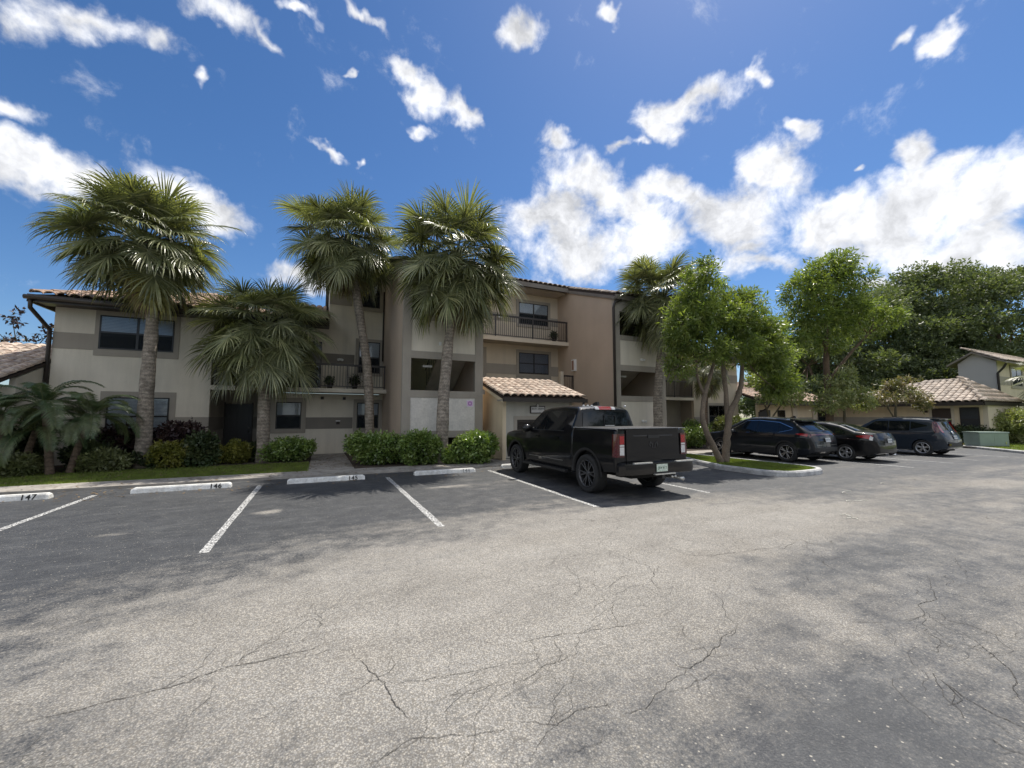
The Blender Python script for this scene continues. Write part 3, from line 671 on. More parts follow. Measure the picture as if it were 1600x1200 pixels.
def window(parent, x0, x1, z0, z1, y, n=1, sash=True, blind=.5, facing=-1, screen=True, trim=0.0, trimm=None, blindm=None):
    """window set against a wall whose face is the plane y; wall faces -Y"""
    if trim:
        t = trim; mb = MB()
        mb.box(x0 - t, x1 + t, y - .028, y - .001, z1, z1 + t); mb.box(x0 - t, x1 + t, y - .028, y - .001, z0 - t, z0)
        mb.box(x0 - t, x0, y - .028, y - .001, z0, z1); mb.box(x1, x1 + t, y - .028, y - .001, z0, z1)
        mb.build('window_surround', trimm or M['taupe'], parent)
    w = MB(); f = .045; ya, yb = y - .020, y + .03
    wm = None
    w.box(x0, x1, ya, yb, z0, z0 + f); w.box(x0, x1, ya, yb, z1 - f, z1); w.box(x0, x0 + f, ya, yb, z0 + f, z1 - f); w.box(x1 - f, x1, ya, yb, z0 + f, z1 - f)
    wx = (x1 - x0) / n; zm = (z0 + z1) / 2
    for i in range(1, n): w.box(x0 + i * wx - .035, x0 + i * wx + .035, ya, yb, z0 + f, z1 - f)
    o = w.build('window', M['frame'], parent)
    for i in range(n):
        a = x0 + i * wx + (f if i == 0 else .036); b = x0 + (i + 1) * wx - (f if i == n - 1 else .036)
        if sash: MB().box(a, b, y - .016, y + .0, zm - .03, zm + .03).build('sash_rail', M['frame'], o)
        for lo, hi in (((z0 + f, zm - .03), (zm + .03, z1 - f)) if sash else ((z0 + f, z1 - f),)):
            MB().box(a + .001, b - .001, y - .008, y - .005, lo + .001, hi - .001).build('pane', M['pane'], o)
        if blind > 0:
            zb = z1 - f - (z1 - z0 - 2 * f) * blind; mb = MB(); ns = max(3, int((z1 - f - zb) / .05))
            for k in range(ns):
                zz = zb + (z1 - f - zb) * k / ns; mb.box(a + .002, b - .002, y - .004, y - .0035 + .002, zz + .004, zz + (z1 - f - zb) / ns - .002)
            mb.build('blind', blindm or M['blind'], o)
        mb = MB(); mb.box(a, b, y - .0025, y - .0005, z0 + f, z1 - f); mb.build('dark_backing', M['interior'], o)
        if screen and sash: MB().box(a, b, y - .014, y - .012, z0 + f, zm - .03).build('insect_screen', M['screen2'], o)
    return o
def screen_mat():
    m = bpy.data.materials.new('screen_mesh'); m.use_nodes = True; nt = m.node_tree; nt.nodes.clear(); N = nt.nodes.new; L = nt.links.new
    out = N('ShaderNodeOutputMaterial'); d = N('ShaderNodeBsdfDiffuse'); d.inputs[0].default_value = (.035, .04, .045, 1); t = N('ShaderNodeBsdfTransparent')
    x = N('ShaderNodeMixShader'); x.inputs[0].default_value = .62; L(t.outputs[0], x.inputs[1]); L(d.outputs[0], x.inputs[2]); L(x.outputs[0], out.inputs['Surface']); return m
M['screen2'] = screen_mat()

def railing(parent, a, b, z0, h=1.05, step=.115, post=1.6):
    a = Vector(a); b = Vector(b); d = b - a; ln = d.length; u = d.normalized(); ang = math.atan2(u.y, u.x)
    def bar(x0, x1, w, z_0, z_1):
        return MB().box(x0, x1, -w / 2, w / 2, z_0, z_1)
    r = link('railing', bar(0, ln, .08, h - .08, h).mesh('railing', M['rail']), parent, (a.x, a.y, z0), (0, 0, ang))
    link('bottom_rail', bar(0, ln, .035, .08, .115).mesh('bottom_rail', M['rail']), r)
    pm = bar(-.022, .022, .044, 0, h - .05).mesh('post', M['rail']); n = max(1, round(ln / post))
    for i in range(n + 1): link('post', pm, r, (min(max(ln * i / n, .03), ln - .03), 0, 0))
    bm = bar(-.009, .009, .018, .115, h - .05).mesh('baluster', M['rail']); n = int(ln / step)
    for i in range(1, n): link('baluster', bm, r, (ln * i / n, 0, 0))
    return r

def downspout(parent, pts, r=.05, name='downspout'):
    return MB().tube(pts, r, 8).build(name, M['brown'], parent, smooth=True)

def wall_lamp(parent, x, y, z, m=None):
    o = MB().box(x - .06, x + .06, y - .03, y - .002, z - .05, z + .05).build('floodlight', M['white'], parent)
    for s_ in (-.07, .07):
        MB().lathe([(.0, -.02), (.035, 0), (.06, .09), (.055, .095), (0, .08)], (x + s_, y - .07, z), (s_ * 2, -1, -.45), 10).build('lamp_head', M['white'], o, smooth=True)
    return o

# ------------------------------------------------------------------ the apartment building
YB, YT, YW = 18.75, 15.0, 19.85
F2, F3 = 2.87, 5.74
def build_apartment():
    B = thing('apartment_building', 'three storey stucco apartment building with taupe bands and two open stair towers', 'apartment building', (0, 0, 0))
    def bx(name, *a): return box_part(B, name, *a)
    L_, T_, P_ = M['light'], M['taupe'], M['panel']
    # --- left wing
    bx('wall', -8.18, -3.78, YB, YB + .2, -.1, 5.42, L_)
    bx('wall', -8.18, -7.98, YB + .2, 29, -.1, 5.42, L_)
    bx('wall', -3.98, -3.78, YB + .2, 21.5, -.1, 5.6, T_)
    p = .018
    def band(x0, x1, z0, z1, y=YB, m=T_): return bx('band', x0, x1, y - p, y - .001, z0, z1, m)
    band(-8.18, -7.152, 3.98, 4.53); band(-7.15, -4.8, 3.79, 4.03); band(-7.15, -4.8, 5.22, 5.42); band(-7.15, -7.03, 4.032, 5.218); band(-4.96, -4.8, 4.032, 5.218)
    window(B, -7.03, -4.96, 4.03, 5.22, YB - .012, 2, blind=.62)
    band(-8.18, -6.87, 1.14, 1.66); band(-6.87, -4.79, 2.36, 2.56); band(-4.97, -4.79, 1.0, 2.358); band(-6.87, -6.69, 1.0, 2.358); band(-4.788, -3.78, 1.14, 1.66)
    band(-6.87, -4.79, .80, .998)
    window(B, -6.69, -4.97, 1.0, 2.36, YB - .012, 2, blind=.95, screen=False)
    bx('band', -3.779, -3.762, YB + .0, 21.49, 1.14, 1.66, M['band2'])
    # --- door recess
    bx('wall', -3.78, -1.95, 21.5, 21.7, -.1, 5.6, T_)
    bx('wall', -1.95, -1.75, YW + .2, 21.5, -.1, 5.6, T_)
    d = bx('door', -3.74, -2.76, 21.46, 21.5, .06, 2.24, M['door'])
    for (a, b, c, e) in ((-3.62, -3.31, .25, .95), (-3.19, -2.88, .25, .95), (-3.62, -3.31, 1.1, 2.05), (-3.19, -2.88, 1.1, 2.05)):
        MB().box(a, b, 21.45, 21.46, c, e).build('door_panel', M['door'], d)
    MB().lathe([(0, 0), (.03, .01), (.035, .04), (0, .06)], (-2.83, 21.458, 1.02), (0, -1, 0), 10).build('door_knob', M['chrome'], d, smooth=True)
    MB().lathe([(0, 0), (.028, .005), (.028, .02), (0, .025)], (-2.83, 21.458, 1.17), (0, -1, 0), 10).build('deadbolt', M['chrome'], d, smooth=True)
    bx('door_frame', -3.80, -3.742, 21.43, 21.5, .06, 2.3, M['brown']); bx('door_frame', -2.758, -2.70, 21.43, 21.5, .06, 2.3, M['brown'])
    bx('band', -2.69, -1.952, 21.482, 21.499, 1.14, 1.66, M['band2'])
    # --- recessed window wall
    bx('wall', -1.95, 2.65, YW, YW + .2, .02, F2 - .18, L_)
    bx('plinth', -1.95, 2.65, YW - .03, YW + .2, -.1, .018, M['brown'])
    band(-1.95, -1.87, .2, 2.6, YW); band(-.56, 1.36, 1.14, 1.64, YW, M['band2'])
    window(B, -1.68, -.72, 1.15, 2.30, YW - .012, 1, blind=.97, trim=.18)
    window(B, 1.53, 2.48, 1.14, 2.31, YW - .012, 1, blind=.5, trim=.145)
    for x, z in ((.08, 2.52), (.98, 2.52)):
        q = bx('wall_lantern', x - .06, x + .06, YW - .10, YW - .001, z - .09, z + .03, M['brown'])
    wall_lamp(B, .76, YW, 4.26)
    q = bx('wall_lantern', .68, .82, YW - .09, YW - .019, 1.33, 1.46, M['brown']); MB().box(.66, .84, YW - .12, YW - .02, 1.462, 1.50).build('lamp_cover', M['white'], q)
    # second floor balcony
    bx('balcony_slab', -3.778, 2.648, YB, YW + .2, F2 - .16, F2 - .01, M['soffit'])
    bx('slab_edge', -3.778, 2.648, YB - .02, YB - .001, F2 - .17, F2 + .0, L_)
    bx('wall', -1.95, 2.65, YW, YW + .2, F2 - .008, 5.6, L_)
    bx('wall', .24, 2.65, YW, YW + .2, 5.602, 8.80, L_)
    bx('wall', .24, .44, YW + .2, 33, 4.5, 8.80, L_)
    band(-1.9, 1.36, 4.05, 4.5, YW, M['band2'])
    window(B, 1.53, 2.48, 3.68, 5.15, YW - .012, 1, blind=.5, trim=.13)
    window(B, -1.55, .0, F2 + .02, 5.0, YW - .012, 2, blind=.0, sash=False)
    railing(B, (-3.70, YB + .06, 0), (2.60, YB + .06, 0), F2, 1.06)
    # third floor
    band(.24, 1.2, 6.77, 7.25, YW)
    window(B, 1.5, 2.42, 6.78, 8.0, YW - .012, 1, blind=0, trim=.17)
    bx('vent', .77, .86, YW - .03, YW - .001, 7.75, 7.92, M['brown'])
    downspout(B, [(2.6, YW - .06, 7.6), (2.6, YW - .06, F2 + 1.4)], .035)
    downspout(B, [(.16, YW + .35, 8.6), (.16, YW + .35, 5.7)], .045)

    # --- two stair towers and what lies between
    def tower(x0, right=False):
        x1 = x0 + 3.1; a, b = x0 + .30, x0 + 2.78
        zt = lambda y: 7.34 + .35 * (y - YT)
        # side walls, top following the roof pitch
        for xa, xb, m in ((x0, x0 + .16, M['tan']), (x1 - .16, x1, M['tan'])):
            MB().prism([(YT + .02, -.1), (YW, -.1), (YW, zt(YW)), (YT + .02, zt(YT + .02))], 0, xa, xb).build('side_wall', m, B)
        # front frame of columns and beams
        for xa, xb in ((x0 - .002, a), (b, x1 + .002)): bx('column', xa, xb, YT - .16, YT + .019, -.1, 7.20, M['taupe'])
        for za, zb in ((.90, 1.15), (2.38, 2.64), (3.82, 4.09), (5.27, 5.50), (6.62, 7.20)): bx('beam', a + .001, b - .001, YT - .159, YT + .018, za, zb, M['taupe'])
        for za, zb, m in ((1.152, 2.378, P_ if not right else L_), (4.092, 5.268, L_)): bx('stucco_panel', a + .001, b - .001, YT - .135, YT - .01, za, zb, m)
        bx('floor_slab', x0 + .161, x1 - .161, YT + .05, YW + .4, -.05, .08, M['soffit'])
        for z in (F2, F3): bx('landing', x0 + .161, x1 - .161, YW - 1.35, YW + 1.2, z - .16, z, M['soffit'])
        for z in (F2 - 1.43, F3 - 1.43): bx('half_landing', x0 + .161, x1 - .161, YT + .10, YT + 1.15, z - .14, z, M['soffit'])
        # stair flights: stringer slab and treads
        yA, yB_ = YT + 1.15, YW - 1.35
        for z0, fx, up in ((.08, x1 - 1.45, -1), (F2 - 1.43, x0 + .18, 1), (F2, x1 - 1.45, -1), (F3 - 1.43, x0 + .18, 1)):
            ya, yb = (yB_, yA) if up < 0 else (yA, yB_); n = 8; dz = (1.43 if z0 != .08 else F2 - 1.43 - .08) / n
            zb = z0 + dz * n
            poly = [(ya, z0 - .16), (yb, zb - .16), (yb, zb - .02), (ya, z0 - .02)]
            f = MB().prism(poly, 0, fx, fx + 1.25).build('stair_flight', M['light'], B)
            for k in range(n):
                t0 = ya + (yb - ya) * k / n; t1 = ya + (yb - ya) * (k + 1) / n
                MB().box(fx + .04, fx + 1.21, min(t0, t1), max(t0, t1), z0 + dz * (k + 1) - .05, z0 + dz * (k + 1)).build('tread', M['concrete'], f)
            hr = MB(); q0 = Vector((fx + .02, ya, z0 + .9)); q1 = Vector((fx + .02, yb, zb + .9)); hr.tube([q0, q1], .025, 6)
            for k in range(1, 8): q = q0.lerp(q1, k / 8); hr.tube([q, q - Vector((0, 0, .9))], .010, 5)
            hr.build('handrail', M['rail'], B)
        bx('back_wall', x0, x1, YW + 1.2, YW + 1.3, -.1, 9.3, M['light'])
        bx('stair_light', x0 + .9, x0 + 1.25, YT + .55, YT + .75, F2 + .72, F2 + .80, M['white'])
        bx('ceiling', x0 + .161, x1 - .161, YT + .03, YW + 1.2, 7.0, 7.08, M['soffit'])
        return x0, x1
    tower(2.65); tower(12.32, True)
    q = bx('wall_lantern', 3.98, 4.06, YT - .19, YT - .136, 4.35, 4.48, M['white'])
    wall_lamp(B, 13.90, YT - .136, 4.40); wall_lamp(B, 13.90, YT - .136, 1.46)
    # notice plate on the first tower
    n_ = bx('notice_board', 5.09, 5.36, YT - .150, YT - .136, 2.05, 2.31, M['sign_white'])
    MB().box(5.115, 5.335, YT - .153, YT - .1505, 2.075, 2.285).build('notice_print', M['sign_pink'], n_)
    MB().lathe([(.0, 0), (.085, 0), (.085, .002), (0, .002)], (5.225, YT - .1535, 2.18), (0, -1, 0), 20).build('notice_ring', M['sign_violet'], n_)
    MB().lathe([(.0, 0), (.04, 0), (.04, .002), (0, .002)], (5.225, YT - .1560, 2.18), (0, -1, 0), 16).build('notice_centre', M['sign_pink'], n_)
    # middle bay
    MBX0, MBX1 = 5.75, 12.32
    bx('wall', MBX0 + .001, MBX1 + .6, YW, YW + .2, -.1, 9.0, M['light2'])
    bx('balcony_slab', MBX0 + .001, MBX1 - .001, YB, YW - .001, F3 - .16, F3, M['soffit2'])
    bx('slab_edge', MBX0 + .001, MBX1 - .001, YB - .02, YB - .001, F3 - .19, F3 + .01, M['light2'])
    railing(B, (MBX0 + .05, YB + .06, 0), (MBX1 - .05, YB + .06, 0), F3, 1.16, post=2.1)
    bx('band', MBX0 + .01, 9.64, YW - p, YW - .001, 3.96, 4.50, T_); bx('band', 11.84, MBX1, YW - p, YW - .001, 3.96, 4.50, T_)
    bx('band', 7.53, 7.88, YW - p, YW - .001, 4.502, 5.35, T_); bx('band', 7.53, 7.88, YW - p, YW - .001, F2, 3.958, T_)
    bx('band', MBX0 + .01, 9.64, YW - p, YW - .001, 6.85, 7.3, T_); bx('band', 11.80, MBX1, YW - p, YW - .001, 6.85, 7.3, T_)
    window(B, 9.79, 11.67, 4.02, 5.19, YW - .012, 2, blind=.97, trim=.155, screen=False, blindm=M['blind_dark'])
    window(B, 9.79, 11.65, 6.79, 8.02, YW - .012, 2, blind=.55, trim=.155)
    bx('band', 9.64, 11.84, YW - p - .001, YW - .0005, 3.4, 3.858, T_)
    bx('door', 6.3, 7.5, YW - .03, YW - .001, F2, 5.25, M['door']); bx('door', 6.4, 7.4, YW - .03, YW - .001, .05, 2.2, M['door'])
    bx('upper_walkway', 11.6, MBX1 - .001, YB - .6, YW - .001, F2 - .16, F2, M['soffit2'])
    bx('newel_wall', 11.42, 11.6, YB - .6, YB - .4, F2 - .3, 4.05, M['light2'])
    railing(B, (11.62, YB - .5, 0), (MBX1 - .05, YB - .5, 0), F2, 1.0)
    e = bx('extinguisher_cabinet', 12.18, 12.319, 18.0, 18.28, 4.1, 4.72, M['white']); MB().box(12.165, 12.178, 18.05, 18.23, 4.16, 4.66).build('cabinet_glass', M['sign_red'], e)
    wall_lamp(B, 8.6, YW, 7.05)
    # downspout on the corner of the second tower
    downspout(B, [(12.62, YT - .30, 7.14), (12.30, YT - .24, 7.02), (12.24, YT - .20, 6.75), (12.24, YT - .20, .1)], .065)
    # --- right wing, mirrored
    RX = 19.3
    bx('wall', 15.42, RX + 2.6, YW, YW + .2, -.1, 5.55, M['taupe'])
    bx('balcony_slab', 15.43, RX + 2.6, YB, YW - .001, F2 - .16, F2, M['soffit']); bx('slab_edge', 15.43, RX + 2.598, YB - .02, YB - .001, F2 - .17, F2 + .01, L_)
    railing(B, (15.5, YB + .06, 0), (RX + 2.55, YB + .06, 0), F2, 1.06)
    bx('wall', RX + 2.6, 26.2, YB, YB + .2, -.1, 5.45, M['light2']); bx('wall', RX + 2.6, RX + 2.8, YB + .2, YW + 1, -.1, 5.45, T_)
    bx('wall', 26.0, 26.2, YB + .2, 28, -.1, 5.45, T_)
    bx('band', RX + 2.6, 26.2, YB - p, YB - .001, 3.95, 4.5, T_); bx('band', RX + 2.6, 23.05, YB - p, YB - .001, 1.14, 1.64, T_); bx('band', 25.3, 26.2, YB - p, YB - .001, 1.14, 1.64, T_)
    window(B, 23.24, 25.1, 1.0, 2.40, YB - .012, 2, blind=.5, trim=.16, screen=True); window(B, 23.24, 25.1, 4.02, 5.2, YB - .012, 2, blind=.5, trim=.16)
    window(B, 16.2, 18.2, F2 + .05, 5.1, YW - .012, 2, blind=0, sash=False); window(B, 17.0, 18.2, .9, 2.3, YW - .012, 1, blind=.4)

    # --- roofs
    roof = link('roof', None, B)
    sl = .35
    def deckp(pts, name='roof_deck', m=None):
        V = [tuple(p) for p in pts] + [(p[0], p[1], p[2] - .10) for p in pts]; n = len(pts)
        MB().add(V, [tuple(range(n)), tuple(range(2 * n - 1, n - 1, -1))] + [(i, n + i, n + (i + 1) % n, (i + 1) % n) for i in range(n)]).build(name, m or M['deck'], roof)
    # left wing: hip at the left end
    ye, ze = 18.02, 5.58; rl = 5.2
    deckp([(-8.42, ye, ze), (.20, ye, ze), (.20, ye + rl, ze + rl * sl), (-4.6, ye + rl, ze + rl * sl)])
    deckp([(-8.42, ye, ze), (-4.6, ye + rl, ze + rl * sl), (-4.6, ye + 7, ze + rl * sl), (-8.42, ye + 11, ze)])
    deckp([(-4.6, ye + rl, ze + rl * sl), (.2, ye + rl, ze + rl * sl), (.2, ye + 10.4, ze), (-8.6, ye + 10.4, ze)])
    v = slope_vec(sl)
    tiled_slope(roof, (-8.44, ye - .06, ze + .0), (1, 0, 0), v, 29, 13, M['tile'], M['tile_joined'], 196, mask=lambda i, j: -8.44 + i * .3 > -8.55 + j * .4 * .94 * .78, pick=lambda c: c[1] * 30 + abs(c[0] - 10) if c[0] < 24 else 999)
    for k in range(13):                                                   # hip caps
        t = k / 13; q = Vector((-8.42, ye, ze)).lerp(Vector((-4.6, ye + rl, ze + rl * sl)), t)
        hd = (Vector((-4.6, ye + rl, ze + rl * sl)) - Vector((-8.42, ye, ze))).normalized(); uu = hd.cross(Vector((0, 0, 1))).normalized(); nn = uu.cross(hd)
        o = link('tile', tile_mesh(.26, .5, 'tile', M['tile']), roof); o.matrix_basis = Matrix.Translation(q - uu * .13 + nn * .05) @ Matrix((uu, hd, nn)).transposed().to_4x4()
    bf = lambda *a: MB().box(*a).build('fascia', M['brown'], roof)
    bf(-8.50, .24, ye - .09, ye - .03, ze - .26, ze - .01); bf(-8.50, -8.44, ye - .03, ye + 11, ze - .26, ze - .01)
    MB().box(-8.44, .24, ye - .03, YB - .002, ze - .2, ze - .15).build('eave_soffit', M['brown'], roof)
    MB().tube([(-8.54, ye - .15, ze - .12), (.24, ye - .15, ze - .14)], .075, 8).build('gutter', M['brown'], roof, smooth=True)
    downspout(B, [(-8.40, ye - .12, ze - .18), (-8.40, ye - .10, ze - .45), (-8.24, YB - .08, ze - 1.0), (-8.24, YB - .06, ze - 1.25), (-8.24, YB - .06, .1)], .06)
    # third floor block and towers: one pitch down to the tower fronts
    def z3(y): return 7.42 + sl * (y - 14.8)
    def bay(x0, x1, y0, fas, nrow=12, lim=0, capl=False):
        y1 = 24.0
        deckp([(x0, y0, z3(y0)), (x1, y0, z3(y0)), (x1, y1, z3(y1)), (x0, y1, z3(y1))])
        deckp([(x0, y1, z3(y1)), (x1, y1, z3(y1)), (x1, 33, z3(y1) - 9 * sl), (x0, 33, z3(y1) - 9 * sl)])
        tiled_slope(roof, (x0 - .02, y0 - .06, z3(y0)), (1, 0, 0), v, int((x1 - x0 + .05) / .3) + 1, nrow, M['tile_grey'], M['tile_grey_j'], lim)
        MB().box(x0, x1, y0 - .05, y0 - .002, z3(y0) - .24, z3(y0) - .012).build('fascia', fas, roof)
    bay(.10, 2.60, YW - .75, M['brown'], 8)
    bay(2.56, 5.80, 14.72, M['fascia'], 20, 24)
    bay(5.84, 12.24, YB - .12, M['fascia'], 9, 44)
    bay(12.27, 15.50, 14.72, M['fascia'], 20, 36)
    MB().box(5.84, 12.24, YB + .10, YW - .002, z3(YB) - .30, z3(YB) - .24).build('eave_soffit', M['soffit2'], roof)
    MB().box(.10, 2.6, YW - .7, YW - .002, z3(YW - .7) - .30, z3(YW - .7) - .24).build('eave_soffit', M['brown'], roof)
    # barge boards on the tower sides
    for xs in (2.60, 12.27):
        MB().prism([(14.72, z3(14.72) - .26), (YB - .13, z3(YB - .13) - .26), (YB - .13, z3(YB - .13) - .10), (14.72, z3(14.72) - .10)], 0, xs - .03, xs + .04).build('barge_board', M['fascia'], roof)
    # right wing roof
    deckp([(15.46, ye, 5.66), (26.6, ye, 5.66), (22.8, 24, 5.66 + 5.98 * sl), (15.46, 24, 5.66 + 5.98 * sl)])
    deckp([(15.46, 24, 5.66 + 5.98 * sl), (22.8, 24, 5.66 + 5.98 * sl), (26.6, 30, 5.6), (15.46, 30, 5.6)])
    deckp([(26.6, ye, 5.66), (26.6, 30, 5.6), (22.8, 24, 5.66 + 5.98 * sl)])
    tiled_slope(roof, (15.5, ye - .06, 5.67), (1, 0, 0), v, 37, 15, M['tile'], M['tile_joined'], 0, mask=lambda i, j: 15.5 + i * .3 < 26.5 - j * .4 * .62)
    MB().box(15.46, 26.6, ye - .06, ye - .01, 5.44, 5.64).build('fascia', M['brown'], roof)
    MB().box(15.46, 26.5, ye, YB - .002, 5.46, 5.5).build('eave_soffit', M['fascia'], roof)
    return B
M['light2'] = mat('stucco_light_warm', (.62, .54, .425), .9, .05, 1.2, .05, 90, bump=.5, bscale=70, streak=.10)
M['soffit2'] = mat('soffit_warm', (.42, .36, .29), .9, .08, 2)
M['blind_dark'] = mat('blind_grey', (.22, .24, .28), .8, .05, 3)
M['sign_white'] = mat('sign_white', (.75, .72, .78), .5, .05, 3); M['sign_pink'] = mat('sign_pink', (.72, .50, .72), .5, .05, 3); M['sign_violet'] = mat('sign_violet', (.45, .22, .50), .5, .05, 3)
M['sign_red'] = mat('extinguisher_red', (.30, .16, .11), .5, .1, 3)
M['tile_grey_j'] = mat('roof_tile_brown_field', (.40, .31, .235), .8, .3, 3.2, .2, 26, bump=.4, bscale=60, col2=(.50, .42, .34))
build_apartment()

# ------------------------------------------------------------------ meter room with the lean-to tiled roof
def build_shed():
    S = thing('utility_room', 'small stucco meter room with sunlit lean-to tiled roof behind the pickup', 'outbuilding')
    x0, x1, y0, y1 = 6.20, 9.30, 13.95, 15.75; zt = lambda y: 2.40 + .31 * (y - y0)
    MB().prism([(y0, -.05), (18.6, -.05), (18.6, 2.6), (y1 + .0, 2.6), (y1, zt(y1)), (y0, zt(y0))], 0, x0, x0 + .15).build('side_wall', M['cream'], S)
    MB().prism([(y0, -.05), (y1, -.05), (y1, zt(y1)), (y0, zt(y0))], 0, x1 - .15, x1).build('side_wall', M['taupe'], S)
    MB().box(x0 + .15, x1 - .15, y0, y0 + .15, -.05, 2.40).build('front_wall', M['shedfront'], S)
    MB().box(x0 + .15, x1 - .15, y1 - .1, y1, -.05, 2.9).build('rear_wall', M['taupe'], S)
    MB().box(6.66, 8.7, y0 - .018, y0 - .001, 1.56, 1.70).build('door_surround', M['taupe'], S); MB().box(6.66, 6.80, y0 - .018, y0 - .001, 0, 1.558).build('door_surround', M['taupe'], S)
    d = MB().box(6.80, 8.56, y0 - .012, y0 - .001, .02, 1.558).build('louvred_door', M['brown'], S)
    for k in range(16): MB().prism([(y0 - .05, .1 + k * .088), (y0 - .012, .1 + k * .088), (y0 - .012, .15 + k * .088)], 0, 6.86, 8.50).build('slat', M['brown'], d)
    MB().box(6.95, 8.75, y0 - .05, y0 - .001, 2.27, 2.30).build('light_strip', M['white'], S)
    roof = link('roof', None, S); ya = 13.45; za = 2.40; sl = .31; ln = 2.75
    V = [(5.98, ya, za), (9.62, ya, za), (9.62, ya + ln, za + ln * sl), (5.98, ya + ln, za + ln * sl)]
    MB().add(V + [(a, b, c - .08) for a, b, c in V], [(0, 1, 2, 3), (7, 6, 5, 4), (0, 4, 5, 1), (1, 5, 6, 2), (2, 6, 7, 3), (3, 7, 4, 0)]).build('roof_deck', M['deck'], roof)
    tiled_slope(roof, (5.97, ya - .05, za + .01), (1, 0, 0), slope_vec(sl), 12, 7, M['tile_shed'], M['tile_joined'], 300, tw=.305, th=.41)
    MB().prism([(ya, za - .22), (ya + ln, za + ln * sl - .22), (ya + ln, za + ln * sl - .085), (ya, za - .085)], 0, 5.99, 6.03).build('barge_board', M['cream'], roof)
    MB().box(5.98, 9.66, ya - .10, ya - .01, za - .17, za - .03).build('gutter', M['brown'], roof)
    MB().box(5.98, 9.62, ya, y0 - .001, za - .14, za - .09).build('eave_soffit', M['soffit'], roof)
    MB().tube([(9.5, ya - .05, za - .15), (9.45, ya - .03, za - .4), (9.24, y0 - .05, za - .62), (9.24, y0 - .05, .1)], .045, 8).build('downspout', M['brown'], S, smooth=True)
    MB().tube([(5.3, 13.9, .09), (5.8, 14.3, .12), (6.1, 14.0, .10), (6.5, 13.93, .12), (7.4, 13.9, .1)], .012, 5).build('cable', M['black'], S)
    # address plaque
    P = MB().box(7.36, 8.02, y0 - .04, y0 - .001, 1.80, 2.09)
    P = P.build('address_sign', M['brown'], None); tag(P, 'black framed white plaque of apartment numbers on the meter room wall', 'sign')
    MB().box(7.40, 7.98, y0 - .045, y0 - .0405, 1.835, 2.055).build('sign_face', M['sign_white2'], P)
    MB().lathe([(0, 0), (.075, 0), (.075, .03), (0, .03)], (7.69, y0 - .005, 2.10), (0, -1, 0), 16).build('sign_crest', M['brown'], P); MB().lathe([(0, 0), (.055, 0), (.055, .008), (0, .008)], (7.69, y0 - .036, 2.11), (0, -1, 0), 16).build('crest_face', M['sign_white2'], P)
    link('lettering', text_mesh('8571-8599', .105, M['black'], .001, .001), P, (7.69, y0 - .0465, 1.975), (math.radians(90), 0, 0))
M['sign_white2'] = mat('plaque_white', (.62, .60, .58), .6, .08, 4)
M['shedfront'] = mat('stucco_shed', (.46, .44, .385), .9, .05, 1.2, .05, 90, bump=.5, bscale=70, streak=.15)
M['tile_shed'] = mat('roof_tile_terracotta', (.35, .26, .20), .7, .12, 3, .2, 26, bump=.4, bscale=60, rand=.25, col2=(.56, .47, .38))
build_shed()

# ------------------------------------------------------------------ neighbouring low houses
def hip_house():
    H = thing('low_building', 'single storey wing with sunlit tiled roof at the left edge behind the palms', 'building')
    MB().box(-16, -8.20, 17.2, 17.4, -.1, 2.62).build('wall', M['light'], H); roof = link('roof', None, H)
    MB().prism([(17.4, -.1), (22, -.1), (22, 3.6), (20.6, 4.0), (17.4, 2.85)], 0, -8.45, -8.3).build('end_wall', M['light'], H)
    MB().box(-16, -8.2, 17.181, 17.199, 1.14, 1.64).build('band', M['taupe'], H)
    window(H, -12.5, -10.6, 1.0, 2.3, 17.19, 2, blind=.5, trim=.15)
    V = [(-16, 16.55, 2.70), (-8.25, 16.55, 2.70), (-8.25, 20.6, 4.16), (-16, 20.6, 4.16)]
    MB().add(V + [(a, b, c - .08) for a, b, c in V], [(0, 1, 2, 3), (7, 6, 5, 4), (0, 4, 5, 1), (1, 5, 6, 2), (2, 6, 7, 3), (3, 7, 4, 0)]).build('roof_deck', M['deck'], roof)
    tiled_slope(roof, (-8.25 - 24 * .31, 16.5, 2.71), (1, 0, 0), slope_vec(.36), 24, 11, M['tile_shed'], M['tile_joined'], 300, tw=.31, th=.41)
    for k in range(17): 
        o = link('tile', tile_mesh(.28, .5, 'tile', M['tile_shed']), roof); o.matrix_basis = Matrix.Translation((-8.3 - k * .45, 20.47, 4.17)) @ Matrix.Rotation(math.pi / 2, 4, 'Z')
    MB().box(-16, -8.25, 16.44, 16.5, 2.5, 2.68).build('fascia', M['brown'], roof)
hip_house()

